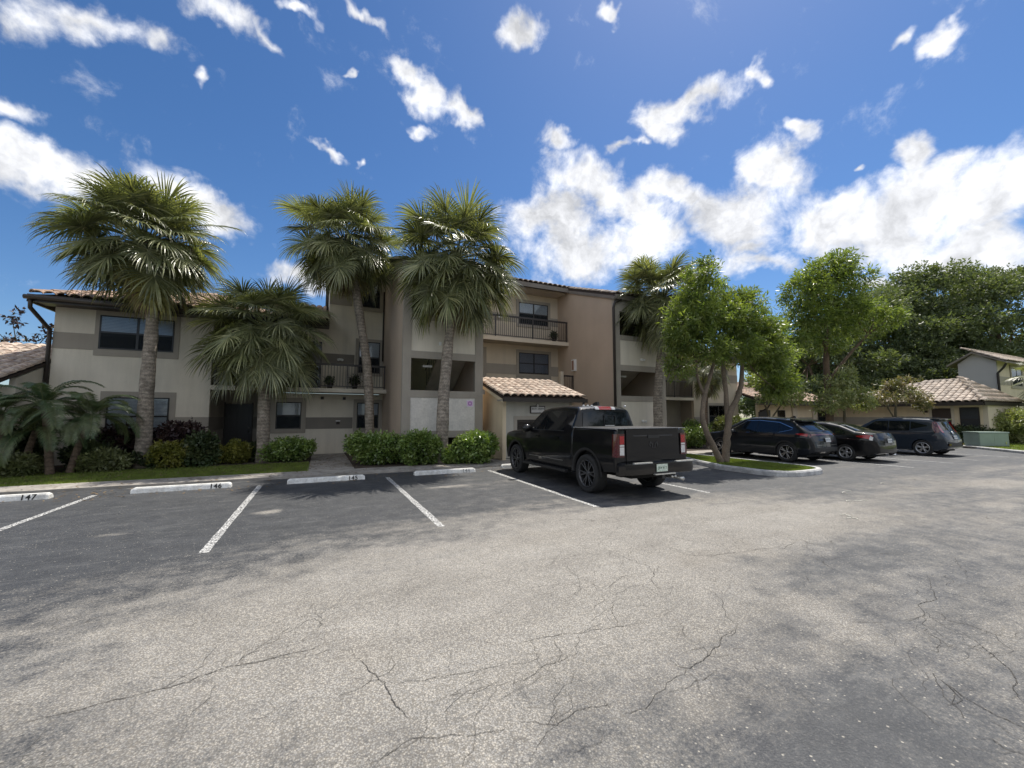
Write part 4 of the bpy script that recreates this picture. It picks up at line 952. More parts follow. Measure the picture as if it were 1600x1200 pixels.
def row_house():
    H = thing('garden_building', 'single storey cream wing with tiled roof and windows behind the parked crossover', 'building')
    y = 17.4; MB().box(26.3, 35.2, y, y + .2, -.1, 2.55).build('wall', M['cream'], H)
    MB().box(26.3, 35.2, y - .018, y - .001, 1.10, 1.60).build('band', M['taupe'], H)
    MB().box(26.4, 27.5, y - .03, y - .019, .05, 2.1).build('door', M['door'], H)
    window(H, 28.3, 29.1, 1.1, 2.1, y - .03, 1, blind=.4); window(H, 33.0, 35.0, 1.2, 2.1, y - .03, 2, blind=.0)
    MB().box(29.9, 30.4, y - .10, y - .02, -.05, 2.5).build('pilaster', M['light2'], H); MB().box(32.3, 32.7, y - .10, y - .02, -.05, 2.5).build('pilaster', M['light2'], H)
    roof = link('roof', None, H); V = [(26.0, y - .7, 2.62), (34.6, y - .7, 2.62), (34.6, y + 4.2, 4.3), (26.0, y + 4.2, 4.3)]
    MB().add(V + [(a, b, c - .08) for a, b, c in V], [(0, 1, 2, 3), (7, 6, 5, 4), (0, 4, 5, 1), (1, 5, 6, 2), (2, 6, 7, 3), (3, 7, 4, 0)]).build('roof_deck', M['deck'], roof)
    tiled_slope(roof, (26.0, y - .75, 2.63), (1, 0, 0), slope_vec(.343), 29, 13, M['tile'], M['tile_joined'], 200)
    MB().box(26.0, 34.6, y - .76, y - .70, 2.42, 2.60).build('gutter', M['brown'], roof)
    MB().box(26.0, 34.6, y - .70, y - .001, 2.44, 2.48).build('eave_soffit', M['fascia'], roof)
    for x in (26.35, 34.4): MB().tube([(x, y - .75, 2.45), (x - .02, y - .6, 2.2), (x - .1, y - .08, 1.95), (x - .1, y - .08, .1)], .05, 6).build('downspout', M['brown'], H)
row_house()

def end_house():
    H = thing('end_building', 'single storey tiled hip roof building with dark door facing the end of the lot', 'building')
    X = 34.2; y0, y1 = 9.5, 17.2
    xr = X + 2.5
    MB().box(X, X + .2, y0, y1, -.1, 2.5).build('wall', M['cream'], H); MB().box(X, xr + 2.4, y0 - .2, y0 - .001, -.1, 2.5).build('wall', M['light2'], H)
    MB().box(X - .018, X - .001, 11.75, y1, 1.10, 1.62).build('band', M['taupe'], H)
    MB().box(X - .05, X - .001, 10.80, 11.62, .05, 2.16).build('door', M['doorbrown'], H)
    MB().box(X - .03, X - .001, 11.63, 11.75, .0, 2.28).build('door_surround', M['light2'], H); MB().box(X - .03, X - .001, 10.66, 10.79, .0, 2.28).build('door_surround', M['light2'], H)
    MB().box(X - .08, X - .02, 11.82, 11.95, 1.9, 2.05).build('wall_lantern', M['brown'], H)
    w = MB().box(X - .06, X - .02, 9.62, 10.42, .75, 2.2).build('window', M['frame'], H); MB().box(X - .068, X - .061, 9.68, 10.36, 1.52, 2.14).build('pane', M['screen'], w); MB().box(X - .068, X - .061, 9.68, 10.36, .81, 1.46).build('pane', M['door'], w)
    roof = link('roof', None, H); e = .75; xe, ya, yb = X - e, y0 - .25, y1 + .6; xr = X + 2.5; yr0, yr1 = 10.9, 12.4; ze, zr = 2.50, 3.92
    A, Bq, C, D, E_, F_ = (xe, ya, ze), (xe, yb, ze), (xr, yr1, zr), (xr, yr0, zr), (xr + 3, ya, ze), (xr + 3, yb, ze)
    for poly in ((A, D, C, Bq), (A, E_, D), (Bq, C, F_), (E_, F_, C, D)):
        n = len(poly); MB().add(list(poly) + [(p[0], p[1], p[2] - .08) for p in poly], [tuple(range(n)), tuple(range(2 * n - 1, n - 1, -1))] + [(i, n + i, n + (i + 1) % n, (i + 1) % n) for i in range(n)]).build('roof_deck', M['deck'], roof)
    v = (Vector((xr, 0, zr)) - Vector((xe, 0, ze))); rise = v.z / v.x; vl = v.length
    # slope towards the lot: eave runs along -Y
    def mask(i, j):
        yy = yb - i * .31; t = j * .41 / vl
        return yy - .31 > ya + (yr0 - ya) * t - .15 and yy < yb - (yb - yr1) * t + .1
    tiled_slope(roof, (xe - .05, yb, ze + .01), (0, -1, 0), v, int((yb - ya) / .31) + 1, int(vl / .41) + 1, M['tile_grey'], M['tile_grey_j'], 260, mask=mask, tw=.31, th=.41)
    def mask2(i, j):
        xx = xe + i * .31; t = j * .41 / 2.5
        return xx > xe + (xr - xe) * t - .1 and xx + .3 < xr + 3 - 3 * t
    vv = Vector((0, yr0 - ya, zr - ze)); tiled_slope(roof, (xe, ya - .05, ze + .01), (1, 0, 0), vv, 26, 7, M['tile_grey'], M['tile_grey_j'], 0, mask=mask2, tw=.31, th=.41)
    for a, b, n in ((A, D, 9), (D, C, 4), (Bq, C, 15)):
        a = Vector(a); b = Vector(b); hd = (b - a).normalized(); uu = hd.cross(Vector((0, 0, 1))).normalized(); nn = uu.cross(hd); me = tile_mesh(.26, (b - a).length / n * 1.08, 'tile', M['tile_grey'])
        for k in range(n): o = link('tile', me, roof); o.matrix_basis = Matrix.Translation(a.lerp(b, k / n) - uu * .13 + nn * .06) @ Matrix((uu, hd, nn)).transposed().to_4x4()
    MB().box(xe - .08, xe - .02, ya, yb, ze - .2, ze - .01).build('fascia', M['brown'], roof); MB().box(xe, xr + 3, ya - .08, ya - .02, ze - .2, ze - .01).build('fascia', M['brown'], roof)
    MB().box(xe, X - .001, ya, yb, ze - .16, ze - .12).build('eave_soffit', M['fascia'], roof)
M['doorbrown'] = mat('brown_door', (.045, .03, .024), .5, .1, 3)
end_house()

def two_storey():
    H = thing('gabled_house', 'two storey grey stucco house with tiled gable roof at the right edge', 'house')
    X0, X1, Y0, Y1 = 43.0, 54, 11.1, 13.0; ze = 5.65; pk = 6.35; ym = (Y0 + Y1) / 2 + .1
    MB().prism([(Y0, -.1), (Y1, -.1), (Y1, ze - .1), (ym, pk - .1), (Y0, ze - .1)], 0, X0, X0 + .2).build('gable_wall', M['grey_stucco'], H)
    MB().box(X0 + .2, X1, Y0, Y0 + .2, -.1, ze).build('wall', M['light2'], H); MB().box(X0 + .2, X1, Y0 - .018, Y0 - .001, 3.9, 4.5).build('band', M['taupe'], H)
    window(H, 45.6, 47.6, 3.9, 5.2, Y0 - .02, 2, blind=.3, trim=.2); MB().box(X1 - .2, X1, Y0 + .2, Y1, -.1, ze).build('wall', M['light2'], H)
    roof = link('roof', None, H)
    for (ya, za), (yb, zb) in (((Y0 - .55, ze - .15), (ym, pk)), ((Y1 + .5, ze - .15), (ym, pk))):
        V = [(X0 - .35, ya, za), (X1, ya, za), (X1, yb, zb), (X0 - .35, yb, zb)]
        MB().add(V + [(a, b, c - .12) for a, b, c in V], [(0, 1, 2, 3), (7, 6, 5, 4), (0, 4, 5, 1), (1, 5, 6, 2), (2, 6, 7, 3), (3, 7, 4, 0)]).build('roof_deck', M['fascia'], roof)
    tiled_slope(roof, (X0 - .40, Y0 - .6, ze - .15), (1, 0, 0), (0, ym - Y0 + .55, pk - ze + .15), 36, 6, M['tile_grey'], M['tile_grey_j'], 120, tw=.31, th=.41)
    for k in range(26):
        o = link('tile', tile_mesh(.28, .5, 'tile', M['tile_grey']), roof); o.matrix_basis = Matrix.Translation((X0 - .42 + k * .43, ym + .14, pk + .03)) @ Matrix.Rotation(-math.pi / 2, 4, 'Z')
    MB().tube([(X0 - .1, Y0 - .5, ze - .3), (X0 - .1, Y0 - .35, ze - .6), (X0 - .06, Y0 - .06, ze - .95), (X0 - .06, Y0 - .06, .1)], .07, 6).build('downspout', M['brown'], H)
two_storey()

# ------------------------------------------------------------------ utility box
def utility_box():
    T = thing('transformer_box', 'low green metal utility box on the lawn by the kerb', 'utility box', (31.95, 8.86, .11), math.radians(-32))
    MB().prism([(-.68, 0), (.68, 0), (.68, .70), (-.68, .70)], 1, -.42, .42).build('cabinet', M['green_metal'], T)
    MB().prism([(-.46, .702), (.46, .702), (.44, .76), (-.44, .76)], 0, -.71, .71).build('lid', M['green_metal'], T)
    for a, b in ((-.66, -.005), (.005, .66)): 
        d = MB().box(a, b, -.435, -.421, .05, .68).build('door', M['green_metal'], T)
    MB().box(.50, .56, -.445, -.436, .12, .26).build('latch', M['chrome'], T)
    MB().box(-1.0, 1.0, -.6, .6, -.06, .0).build('pad', M['concrete'], T)
utility_box()

# ------------------------------------------------------------------ vehicles
def car_paint(name, col, rough=.4, coat=.8):
    return mat(name, col, rough, .06, 3, coat=coat, coords='Object', spec=.1)
M['p_black'] = car_paint('black_car_paint', (.006, .006, .007)); M['p_nx'] = car_paint('black_blue_car_paint', (.010, .012, .016))
M['p_soul'] = car_paint('slate_blue_car_paint', (.022, .030, .042)); M['tyre'] = mat('tyre_rubber', (.022, .022, .022), .85, .2, 12, coords='Object', bump=.3, bscale=60)
M['cglass'] = mat('car_glass', (.006, .008, .010), .04, .05, 3, coords='Object', spec=.55, coat=.0)
M['plastic'] = mat('black_plastic', (.018, .018, .019), .55, .15, 12, coords='Object'); M['under'] = mat('underbody', (.010, .010, .010), .9, .2, 8, coords='Object')
M['red'] = mat('red_lens', (.34, .010, .014), .12, .1, 20, coords='Object', coat=1.0); M['dred'] = mat('dark_red_lens', (.07, .005, .008), .12, .1, 20, coords='Object', coat=1.0)
M['lens'] = mat('clear_lens', (.62, .62, .62), .12, .1, 20, coords='Object', coat=1.0)
M['rim_dark'] = mat('dark_rim', (.10, .10, .105), .32, .1, 20, coords='Object', metal=.6); M['rim_silver'] = mat('silver_rim', (.55, .56, .58), .28, .08, 20, coords='Object', metal=.9)
M['plate_green'] = mat('plate_green_white', (.45, .55, .48), .5, .2, 18, coords='Object', col2=(.62, .68, .60)); M['plate_white'] = mat('plate_white', (.60, .62, .62), .5, .1, 18, coords='Object')
M['ink'] = mat('plate_ink', (.03, .09, .05), .6, .1, 3); M['ink2'] = mat('plate_ink_dark', (.05, .07, .12), .6, .1, 3)
M['steel'] = mat('tread_plate', (.62, .62, .60), .35, .12, 30, coords='Object', metal=.7)

class Body:
    """car shell: top profile T(y), half width W(z) and plan taper; y grows towards the nose"""
    def __init__(s, top, bottom, y0, y1, W, side, r=.07, rc0=.22, rc1=.4, rcw0=.16, rcw1=.3, arches=(), R=.40, zc=.36, crown=.03, pw=()):
        s.top = np.array(top); s.bot = np.array(bottom); s.y0, s.y1, s.W = y0, y1, W; s.side = np.array(side); s.r = r
        s.rc0, s.rc1, s.rcw0, s.rcw1 = rc0, rc1, rcw0, rcw1; s.arches = arches; s.R = R; s.zc = zc; s.crown = crown; s.pw = np.array(pw) if len(pw) else None; s.bow = .0
    def yy(s, x, y): return y + s.bow * max(0, 1 - (y - s.y0) / 1.1) * (x / s.W) ** 2
    def T(s, y): return float(np.interp(y, s.top[:, 0], s.top[:, 1]))
    def Bt(s, y):
        z = float(np.interp(y, s.bot[:, 0], s.bot[:, 1]))
        for a in s.arches:
            if abs(y - a) < s.R: z = max(z, s.zc + math.sqrt(s.R ** 2 - (y - a) ** 2))
        return z
    def S(s, y, z):
        w = s.W * float(np.interp(z, s.side[:, 0], s.side[:, 1]))
        if s.pw is not None: w *= float(np.interp(y, s.pw[:, 0], s.pw[:, 1]))
        d0 = y - s.y0; d1 = s.y1 - y
        if d0 < s.rc0: w -= s.rcw0 * (1 - math.sqrt(max(0, 1 - (1 - d0 / s.rc0) ** 2)))
        if d1 < s.rc1: w -= s.rcw1 * (1 - math.sqrt(max(0, 1 - (1 - d1 / s.rc1) ** 2)))
        return w
    def X(s, y, z):
        if y < s.y0 or y > s.y1: return -1
        T = s.T(y)
        if z > T + 1e-6 or z < s.Bt(y) - .3: return -1
        d = T - z; w = s.S(y, z); r = s.r
        return w - r + math.sqrt(max(0, r * r - (r - d) ** 2)) if d < r else w
    def ring(s, y, n=15):
        T, b = s.T(y), s.Bt(y); b = min(b, T - .03); r = min(s.r, (T - b) * .6); P = []
        P += [(0, b), (s.S(y, b) * .6, b)]
        zs = np.linspace(b, T - r, n)
        P += [(s.S(y, z), z) for z in zs]
        for a in np.linspace(0, math.pi / 2, 6)[1:]:
            z = T - r + r * math.sin(a); P.append((s.S(y, z) - r + r * math.cos(a), z))
        xe = P[-1][0]
        for t in (.75, .5, .25, 0): x = xe * t; P.append((x, T + s.crown * (1 - t * t) * (1 if T > .9 else .5)))
        return P
    def stations(s):
        ys = set(np.round(np.linspace(s.y0, s.y1, 60), 3)) | set(np.round(s.top[:, 0], 3))
        for a in s.arches:
            for t in np.linspace(-1, 1, 25): ys.add(round(float(a + s.R * math.sin(t * math.pi / 2)), 3))
        for t in np.linspace(0, 1, 9): ys.add(round(s.y0 + s.rc0 * t * t, 3)); ys.add(round(s.y1 - s.rc1 * t * t, 3))
        tt = s.top
        for (a, za), (b, zb) in zip(tt[:-1], tt[1:]):
            if abs(zb - za) > .15:
                for t in np.linspace(0, 1, 7): ys.add(round(float(a + (b - a) * t), 3))
        ys = sorted(y for y in ys if s.y0 - 1e-6 <= y <= s.y1 + 1e-6); out = [ys[0]]
        for y in ys[1:]:
            if y - out[-1] > .003: out.append(y)
        return out
    def build(s, name, m, parent, bow=0.0):
        s.bow = bow
        ys = s.stations(); rings = [s.ring(y) for y in ys]; n = len(rings[0]); V = []; F = []
        m2 = 2 * n - 2
        for y, R in zip(ys, rings):
            V += [(-x, s.yy(x, y), z) for x, z in R]                       # left side from bottom centre to top centre
            V += [(x, s.yy(x, y), z) for x, z in R[-2:0:-1]]
        for i in range(len(ys) - 1):
            for k in range(m2):
                k2 = (k + 1) % m2; F.append((i * m2 + k, i * m2 + k2, (i + 1) * m2 + k2, (i + 1) * m2 + k))
        F.append(tuple(range(m2))[::-1]); F.append(tuple((len(ys) - 1) * m2 + k for k in range(m2)))
        return link(name, auto_sharp(mesh_from(name, V, F, [m]), 32), parent)
    # patches lying a few mm outside the shell
    def side_patch(s, name, m, parent, lower, upper, off=.005, sides=(-1, 1), nz=6, thick=0):
        """lower/upper: lists of (y,z) with the same y range"""
        lo = np.array(lower); up = np.array(upper); ys = sorted(set(np.round(np.concatenate([np.linspace(lo[0, 0], lo[-1, 0], 14), lo[:, 0], up[:, 0]]), 4)))
        o = None
        for sg in sides:
            V = []; F = []
            for y in ys:
                za, zb = np.interp(y, lo[:, 0], lo[:, 1]), np.interp(y, up[:, 0], up[:, 1])
                for k in range(nz + 1):
                    z = za + (zb - za) * k / nz; xx = s.X(y, z) if s.X(y, z) > 0 else s.S(y, z) - s.r; V.append((sg * (xx + off), s.yy(xx, y), z))
            for i in range(len(ys) - 1):
                for k in range(nz):
                    a = i * (nz + 1) + k; F.append((a, a + 1, a + nz + 2, a + nz + 1) if sg < 0 else (a, a + nz + 1, a + nz + 2, a + 1))
            o = link(name, mesh_from(name, V, F, [m], True), parent)
        return o
    def Yrear(s, x, z):
        y = s.y0; x = abs(x)
        while y < s.y0 + 1.6 and (s.X(y, z - s.crown * (1 - min(1, (x / max(.3, s.S(y, z) - s.r)) ** 2)) * .9) < x): y += .004
        return y
    def rear_patch(s, name, m, parent, xs, lower, upper, off=.006, nz=6):
        """xs range; lower/upper: z as function tables over x"""
        lo = np.array(lower); up = np.array(upper); X_ = np.linspace(xs[0], xs[1], 17); V = []; F = []
        for x in X_:
            za, zb = np.interp(x, lo[:, 0], lo[:, 1]), np.interp(x, up[:, 0], up[:, 1])
            for k in range(nz + 1): z = za + (zb - za) * k / nz; V.append((x, s.yy(x, s.Yrear(x, z)) - off, z))
        for i in range(16):
            for k in range(nz): a = i * (nz + 1) + k; F.append((a, a + nz + 1, a + nz + 2, a + 1))
        return link(name, mesh_from(name, V, F, [m], True), parent)
    def top_patch(s, name, m, parent, y0, y1, hw0, hw1, off=.005):
        V = []; F = []; ny, nx_ = 12, 12
        for i in range(ny + 1):
            y = y0 + (y1 - y0) * i / ny; T = s.T(y); hw = min(hw0 + (hw1 - hw0) * i / ny, s.S(y, T) - s.r * .6); xe = s.S(y, T) - s.r
            dz = (s.T(y + .02) - s.T(y - .02)) / .04; nl = math.hypot(1, dz)
            for k in range(nx_ + 1):
                x = -hw + 2 * hw * k / nx_; z = T + s.crown * (1 - min(1, (x / xe) ** 2)); V.append((x, s.yy(x, y) - dz / nl * off, z + off / nl))
        for i in range(ny):
            for k in range(nx_): a = i * (nx_ + 1) + k; F.append((a, a + 1, a + nx_ + 2, a + nx_ + 1))
        return link(name, mesh_from(name, V, F, [m], True), parent)
    def seam(s, parent, pts, w=.008, name='door_seam', m=None):
        for sg in (-1, 1):
            V = []; F = []
            P = []
            for (a, b) in zip(pts[:-1], pts[1:]):
                for t in np.linspace(0, 1, 6): P.append((a[0] + (b[0] - a[0]) * t, a[1] + (b[1] - a[1]) * t))
            for i, (y, z) in enumerate(P):
                q = P[min(i + 1, len(P) - 1)]; p = P[max(i - 1, 0)]; t = Vector((q[0] - p[0], q[1] - p[1])).normalized()
                for e in (-1, 1): yy, zz = y - t.y * w / 2 * e, z + t.x * w / 2 * e; V.append((sg * (s.X(yy, zz) + .0025), s.yy(s.X(yy, zz), yy), zz))
            F = [(2 * i, 2 * i + 1, 2 * i + 3, 2 * i + 2) for i in range(len(P) - 1)]
            link(name, mesh_from(name, V, F, [m or M['under']]), parent)

def wheel_meshes(R, w, rr, spokes, rim_m, style='y'):
    ty = MB(); ty.lathe([(rr - .005, -w * .40), (rr + .02, -w * .48), (R - .03, -w * .5), (R - .008, -w * .44), (R, -w * .3), (R, 0), (R, w * .3), (R - .008, w * .44), (R - .03, w * .5), (rr + .02, w * .48), (rr - .005, w * .40)], (0, 0, 0), (1, 0, 0), 44)
    tyre = ty.mesh('tyre', M['tyre'], True)
    rm = MB(); rm.lathe([(rr, -w * .42), (rr, -w * .46), (rr - .022, -w * .44), (rr - .03, -w * .30), (rr - .035, w * .4), (rr, w * .4)], (0, 0, 0), (1, 0, 0), 44)
    rm.lathe([(.0, -w * .36), (.045, -w * .36), (.075, -w * .30), (.075, -w * .1)], (0, 0, 0), (1, 0, 0), 20)
    def spoke(a0, a1, w0, w1, r0=.05, r1=rr - .02, x0=-w * .32, x1=-w * .38):
        V = []
        for r_, a, hw, x in ((r0, a0, w0, x0), (r1, a1, w1, x1)):
            c, s_ = math.cos(a), math.sin(a)
            for e, dx in ((-1, 0), (-.4, -.012), (.4, -.012), (1, 0)): V.append((x + dx, c * r_ - s_ * hw * e, s_ * r_ + c * hw * e))
        b = len(rm.v); rm.v += V; 
        for k in range(3): rm.f.append((b + k, b + k + 1, b + k + 5, b + k + 4)); rm.m.append(0)
        Vb = [(x + .035, y, z) for x, y, z in (V[0], V[3], V[4], V[7])]; b2 = len(rm.v); rm.v += Vb
        for f in ((b, b2, b2 + 2, b + 4), (b + 3, b + 7, b2 + 3, b2 + 1)): rm.f.append(f); rm.m.append(0)
    for i in range(spokes):
        a = 2 * math.pi * i / spokes
        if style == 'y':
            spoke(a, a - .19, .022, .016); spoke(a, a + .19, .022, .016)
        elif style == 'v': spoke(a, a, .030, .050)
        else: spoke(a, a, .026, .018)
    rim = rm.mesh('rim', rim_m, True)
    dk = MB(); dk.lathe([(0, w * .0), (rr * .62, w * .0), (rr * .62, w * .06), (rr - .03, w * .1)], (0, 0, 0), (1, 0, 0), 28)
    disc = dk.mesh('brake_disc', M['under'])
    return tyre, rim, disc

def add_wheels(root, ys, track, R, w, rr, spokes, rim_m, style):
    tyre, rim, disc = wheel_meshes(R, w, rr, spokes, rim_m, style)
    for y in ys:
        for sg in (-1, 1):
            wh = link('wheel', None, root, (sg * track / 2, y, R), (random.uniform(0, 1.2), 0, 0 if sg < 0 else math.pi))
            link('tyre', tyre, wh); link('rim', rim, wh); link('brake_disc', disc, wh)

def plate(root, x, y, z, m, txt, ink, rx=90, w=.30, h=.15):
    P = MB().box(-w / 2, w / 2, -.004, .004, -h / 2, h / 2).build('licence_plate', m, root, loc=(x, y, z), rot=(math.radians(rx - 90), 0, 0))
    link('lettering', text_mesh(txt, .062, ink, .0005, .001), P, (0, -.0055, 0), (math.radians(90), 0, 0))
    return P

def mirror_pair(root, y, z, x, m, s=1.0):
    for sg in (-1, 1):
        b = MB().lathe([(0, -.02), (.06, -.01), (.10, .04), (.105, .09), (.08, .13), (0, .15)], (0, 0, 0), (0, 1, 0), 12)
        o = b.build('side_mirror', m, root, True, (sg * (x + .12) , y, z)); o.scale = (1.15 * s, .9 * s, .85 * s)
        MB().box(-.10 if sg > 0 else -.02, .02 if sg > 0 else .10, .03, .09, -.06, -.02).build('mirror_arm', M['plastic'], o)

def under(root, x, y0, y1, z0=.22, z1=.5):
    MB().box(-x, x, y0, y1, z0, z1).build('underbody', M['under'], root)

def pickup():
    T = thing('pickup_truck', 'glossy black crew cab pickup truck parked nose in by the meter room', 'pickup truck', (6.44, 7.62, 0))
    W = 1.0; side = [(.3, .94), (.5, .975), (.75, 1.0), (1.05, 1.0), (1.30, .975), (1.36, .955), (1.85, .76), (1.95, .72)]
    wb = 3.62
    cab = Body([(.56, 1.40), (.60, 1.86), (.72, 1.925), (1.3, 1.955), (2.0, 1.93), (2.35, 1.87), (3.05, 1.34), (3.15, 1.30), (3.9, 1.26), (4.35, 1.19), (4.5, 1.05), (4.56, .6)],
               [(.56, .42), (4.2, .42), (4.56, .42)], .56, 4.56, W, side, r=.085, rc0=.10, rc1=.5, rcw0=.03, rcw1=.18, arches=(wb,), R=.50, zc=.42, crown=.035)
    cab.build('body', M['p_black'], T)
    sideb = [(.3, .95), (.5, .98), (.75, 1.005), (1.1, 1.005), (1.42, .965)]
    bed = Body([(-1.02, .75), (-1.01, 1.40), (-.9, 1.43), (.53, 1.42)], [(-1.02, .56), (-.5, .52), (.53, .42)], -1.02, .53, W, sideb, r=.04, rc0=.07, rc1=.02, rcw0=.05, rcw1=.0, arches=(0,), R=.52, zc=.42, crown=.0)
    bed.build('cargo_bed', M['p_black'], T)
    MB().box(-.86, .86, -.93, .50, 1.425, 1.445).build('tonneau_cover', M['plastic'], T)
    for sg in (-1, 1): MB().box(sg * .955 - .035, sg * .955 + .035, -1.0, .52, 1.428, 1.444).build('bed_rail_cap', M['cap'], T)
    MB().box(-.90, .90, -1.01, -.94, 1.436, 1.452).build('tailgate_cap', M['cap'], T)
    # glass
    cab.side_patch('side_window', M['cglass'], T, [(.98, 1.345), (1.92, 1.345)], [(.98, 1.70), (1.12, 1.80), (1.92, 1.82)])
    cab.side_patch('side_window', M['cglass'], T, [(2.0, 1.345), (2.95, 1.345)], [(2.0, 1.82), (2.28, 1.78), (2.62, 1.58), (2.95, 1.36)])
    cab.side_patch('window_trim', M['plastic'], T, [(.95, 1.325), (2.98, 1.325)], [(.95, 1.343), (2.98, 1.343)], off=.008, nz=1)
    # rear window with sliding pane
    for nm, m, x0, x1, z0, z1, y in (('rear_window', M['cglass'], -.70, .70, 1.40, 1.80, .553),):
        V = []; F = []
        for i in range(9):
            x = x0 + (x1 - x0) * i / 8
            for z in (z0, z1): zz = z - (.02 if abs(x) > .6 and z == z1 else 0); V.append((x * (1 if z < 1.6 else .93), .555 + (z - 1.4) / .46 * .04 - .008, zz))
        F = [(2 * i, 2 * i + 2, 2 * i + 3, 2 * i + 1) for i in range(8)]
        rw = link(nm, mesh_from(nm, V, F, [m], True), T)
        g = MB()
        for a in ((-.05, .30, 1.70, 1.712), (-.05, -.038, 1.45, 1.70), (.29, .302, 1.45, 1.70)): g.box(a[0], a[1], .548, .566, a[2], a[3])
        g.build('sliding_pane_frame', M['plastic'], rw)
        MB().box(-.02, .27, .540, .548, 1.455, 1.475).build('sill_reflector', M['steel'], rw)
    MB().prism([(.55, 1.86), (.62, 1.88), (.62, 1.935), (.57, 1.915)], 0, -.19, .19).build('high_brake_light', M['red'], T)
    for sg in (-1, 1): MB().prism([(.548, 1.862), (.62, 1.882), (.62, 1.934), (.568, 1.914)], 0, sg * .25 - .055, sg * .25 + .055).build('cargo_light', M['lens'], T)
    for x in (-.62, -.50, -.38, .66): MB().lathe([(0, -.03), (.028, -.015), (.03, .02), (0, .03)], (x, .60, 1.945), (0, 0, 1), 10).build('roof_glint', M['lens'], T, True)  # pale beads modelled as sparkle highlights on the roof edge, no lamps
    MB().prism([(.82, 1.97), (1.12, 1.985), (.92, 2.06), (.84, 2.06)], 0, -.03, .03).build('antenna_fin', M['plastic'], T)
    cab.seam(T, [(1.96, 1.36), (1.96, .55)]); cab.seam(T, [(.98, 1.34), (.98, 1.0), (.86, .75), (.86, .55), (3.0, .53), (3.02, 1.33)])
    for y in (1.15, 2.15):
        for sg in (-1, 1): MB().box(-.012, .012, 0, .17, -.015, .015).build('door_handle', M['p_black'], T, loc=(sg * (cab.X(y, 1.16) + .022), y, 1.16))
    for sg in (-1, 1):      # running board and lower trim line
        MB().prism([(.75, .36), (3.0, .36), (3.0, .42), (.75, .42)], 0, sg * 1.0 - .08, sg * 1.0 + .02).build('running_board', M['plastic'], T)
        cab.side_patch('sill_trim', M['trimline'], T, [(.98, .605), (2.75, .605)], [(.98, .622), (2.75, .622)], off=.006, sides=(sg,), nz=1)
    mirror_pair(T, 2.62, 1.36, .97, M['p_black'], 1.25)
    # lights
    for sg in (-1, 1):
        def tl(z0, z1, m, nm):
            V = []; F = []
            P = [(sg * .79, -1.040), (sg * .92, -1.040), (sg * .985, -1.026), (sg * 1.012, -.99), (sg * 1.016, -.93)]
            for x, y in P:
                for z in (z0, (z0 + z1) / 2, z1): V.append((x * (1 - max(0, z - 1.1) * .05), y, z))
            n = len(P)
            for i in range(n - 1):
                for k in range(2): a = i * 3 + k; F.append((a, a + 3, a + 4, a + 1) if sg > 0 else (a, a + 1, a + 4, a + 3))
            return link(nm, mesh_from(nm, V, F, [m], True), T)
        L_ = tl(.86, 1.33, M['dred'], 'tail_light')
        for z0, z1, m, nm in ((1.12, 1.29, M['red'], 'brake_lens'), (1.075, 1.112, M['lens'], 'reverse_lens'), (.90, 1.062, M['lens'], 'reverse_lens')):
            MB().box(min(sg * .80, sg * .91), max(sg * .80, sg * .91), -1.046, -1.038, z0, z1).build(nm, m, L_)
    tg = MB().box(-.735, .735, -1.036, -1.022, .74, 1.425).build('tailgate', M['p_black'], T)
    MB().prism([(-1.041, 1.28), (-1.037, 1.27), (-1.037, 1.295)], 0, -.55, .55).build('crease', M['p_black'], tg)
    MB().box(-.16, .16, -1.05, -1.0372, 1.235, 1.30).build('tailgate_handle', M['plastic'], tg)
    # horned emblem
    em = MB()
    for sg in (-1, 1):
        em.prism([(sg * .01, 1.02), (sg * .03, 1.12), (sg * .10, 1.17), (sg * .125, 1.10), (sg * .10, 1.05), (sg * .085, 1.075), (sg * .095, 1.11), (sg * .075, 1.13), (sg * .05, 1.09), (sg * .04, 1.02)], 1, -1.045, -1.0372)
    em.build('emblem', M['emblem'], tg)
    # bumper
    bp = MB()
    prof = [(-1.26, .52), (-1.28, .60), (-1.27, .735), (-1.05, .745), (-1.02, .52)]
    xs = [(-1.01, .16), (-.93, .05), (-.8, .0), (-.45, -.01), (-.25, .0), (.25, .0), (.45, -.01), (.8, .0), (.93, .05), (1.01, .16)]; V = []
    for x, dy in xs: V += [(x, min(y + dy, -.85) if y < -1.1 else y, z - (.03 if abs(x) > 1 else 0)) for y, z in prof]
    F = [(i * 5 + k, i * 5 + (k + 1) % 5, (i + 1) * 5 + (k + 1) % 5, (i + 1) * 5 + k) for i in range(9) for k in range(5)] + [(4, 3, 2, 1, 0), tuple(45 + k for k in range(5))]
    b = link('bumper', auto_sharp(mesh_from('bumper', V, F, [M['p_black']]), 30), T)
    for x0, x1, z in ((-.72, -.24, .742), (.24 + .18, .93, .742)): MB().box(x0, x1, -1.255, -1.19, z - .01, z + .016).build('step_tread', M['steel'], b)
    MB().box(-.22, .34, -1.30, -1.24, .50, .525).build('step_tread', M['steel'], b)
    MB().box(-.04, .04, -1.30, -1.15, .42, .50).build('hitch_receiver', M['plastic'], b)
    plate(T, -.03, -1.295, .64, M['plate_green'], 'JX4 81T', M['ink'])
    for x in (.33, .42): MB().lathe([(.0, 0), (.03, 0), (.035, .02), (.0, .03)], (x, -1.2, .43), (0, -1, 0), 8).build('trailer_socket', M['steel'], T, True)
    MB().tube([(.62, -.2, .36), (.66, -1.0, .38), (.66, -1.2, .36)], .045, 10).build('exhaust_pipe', M['steel'], T, True)
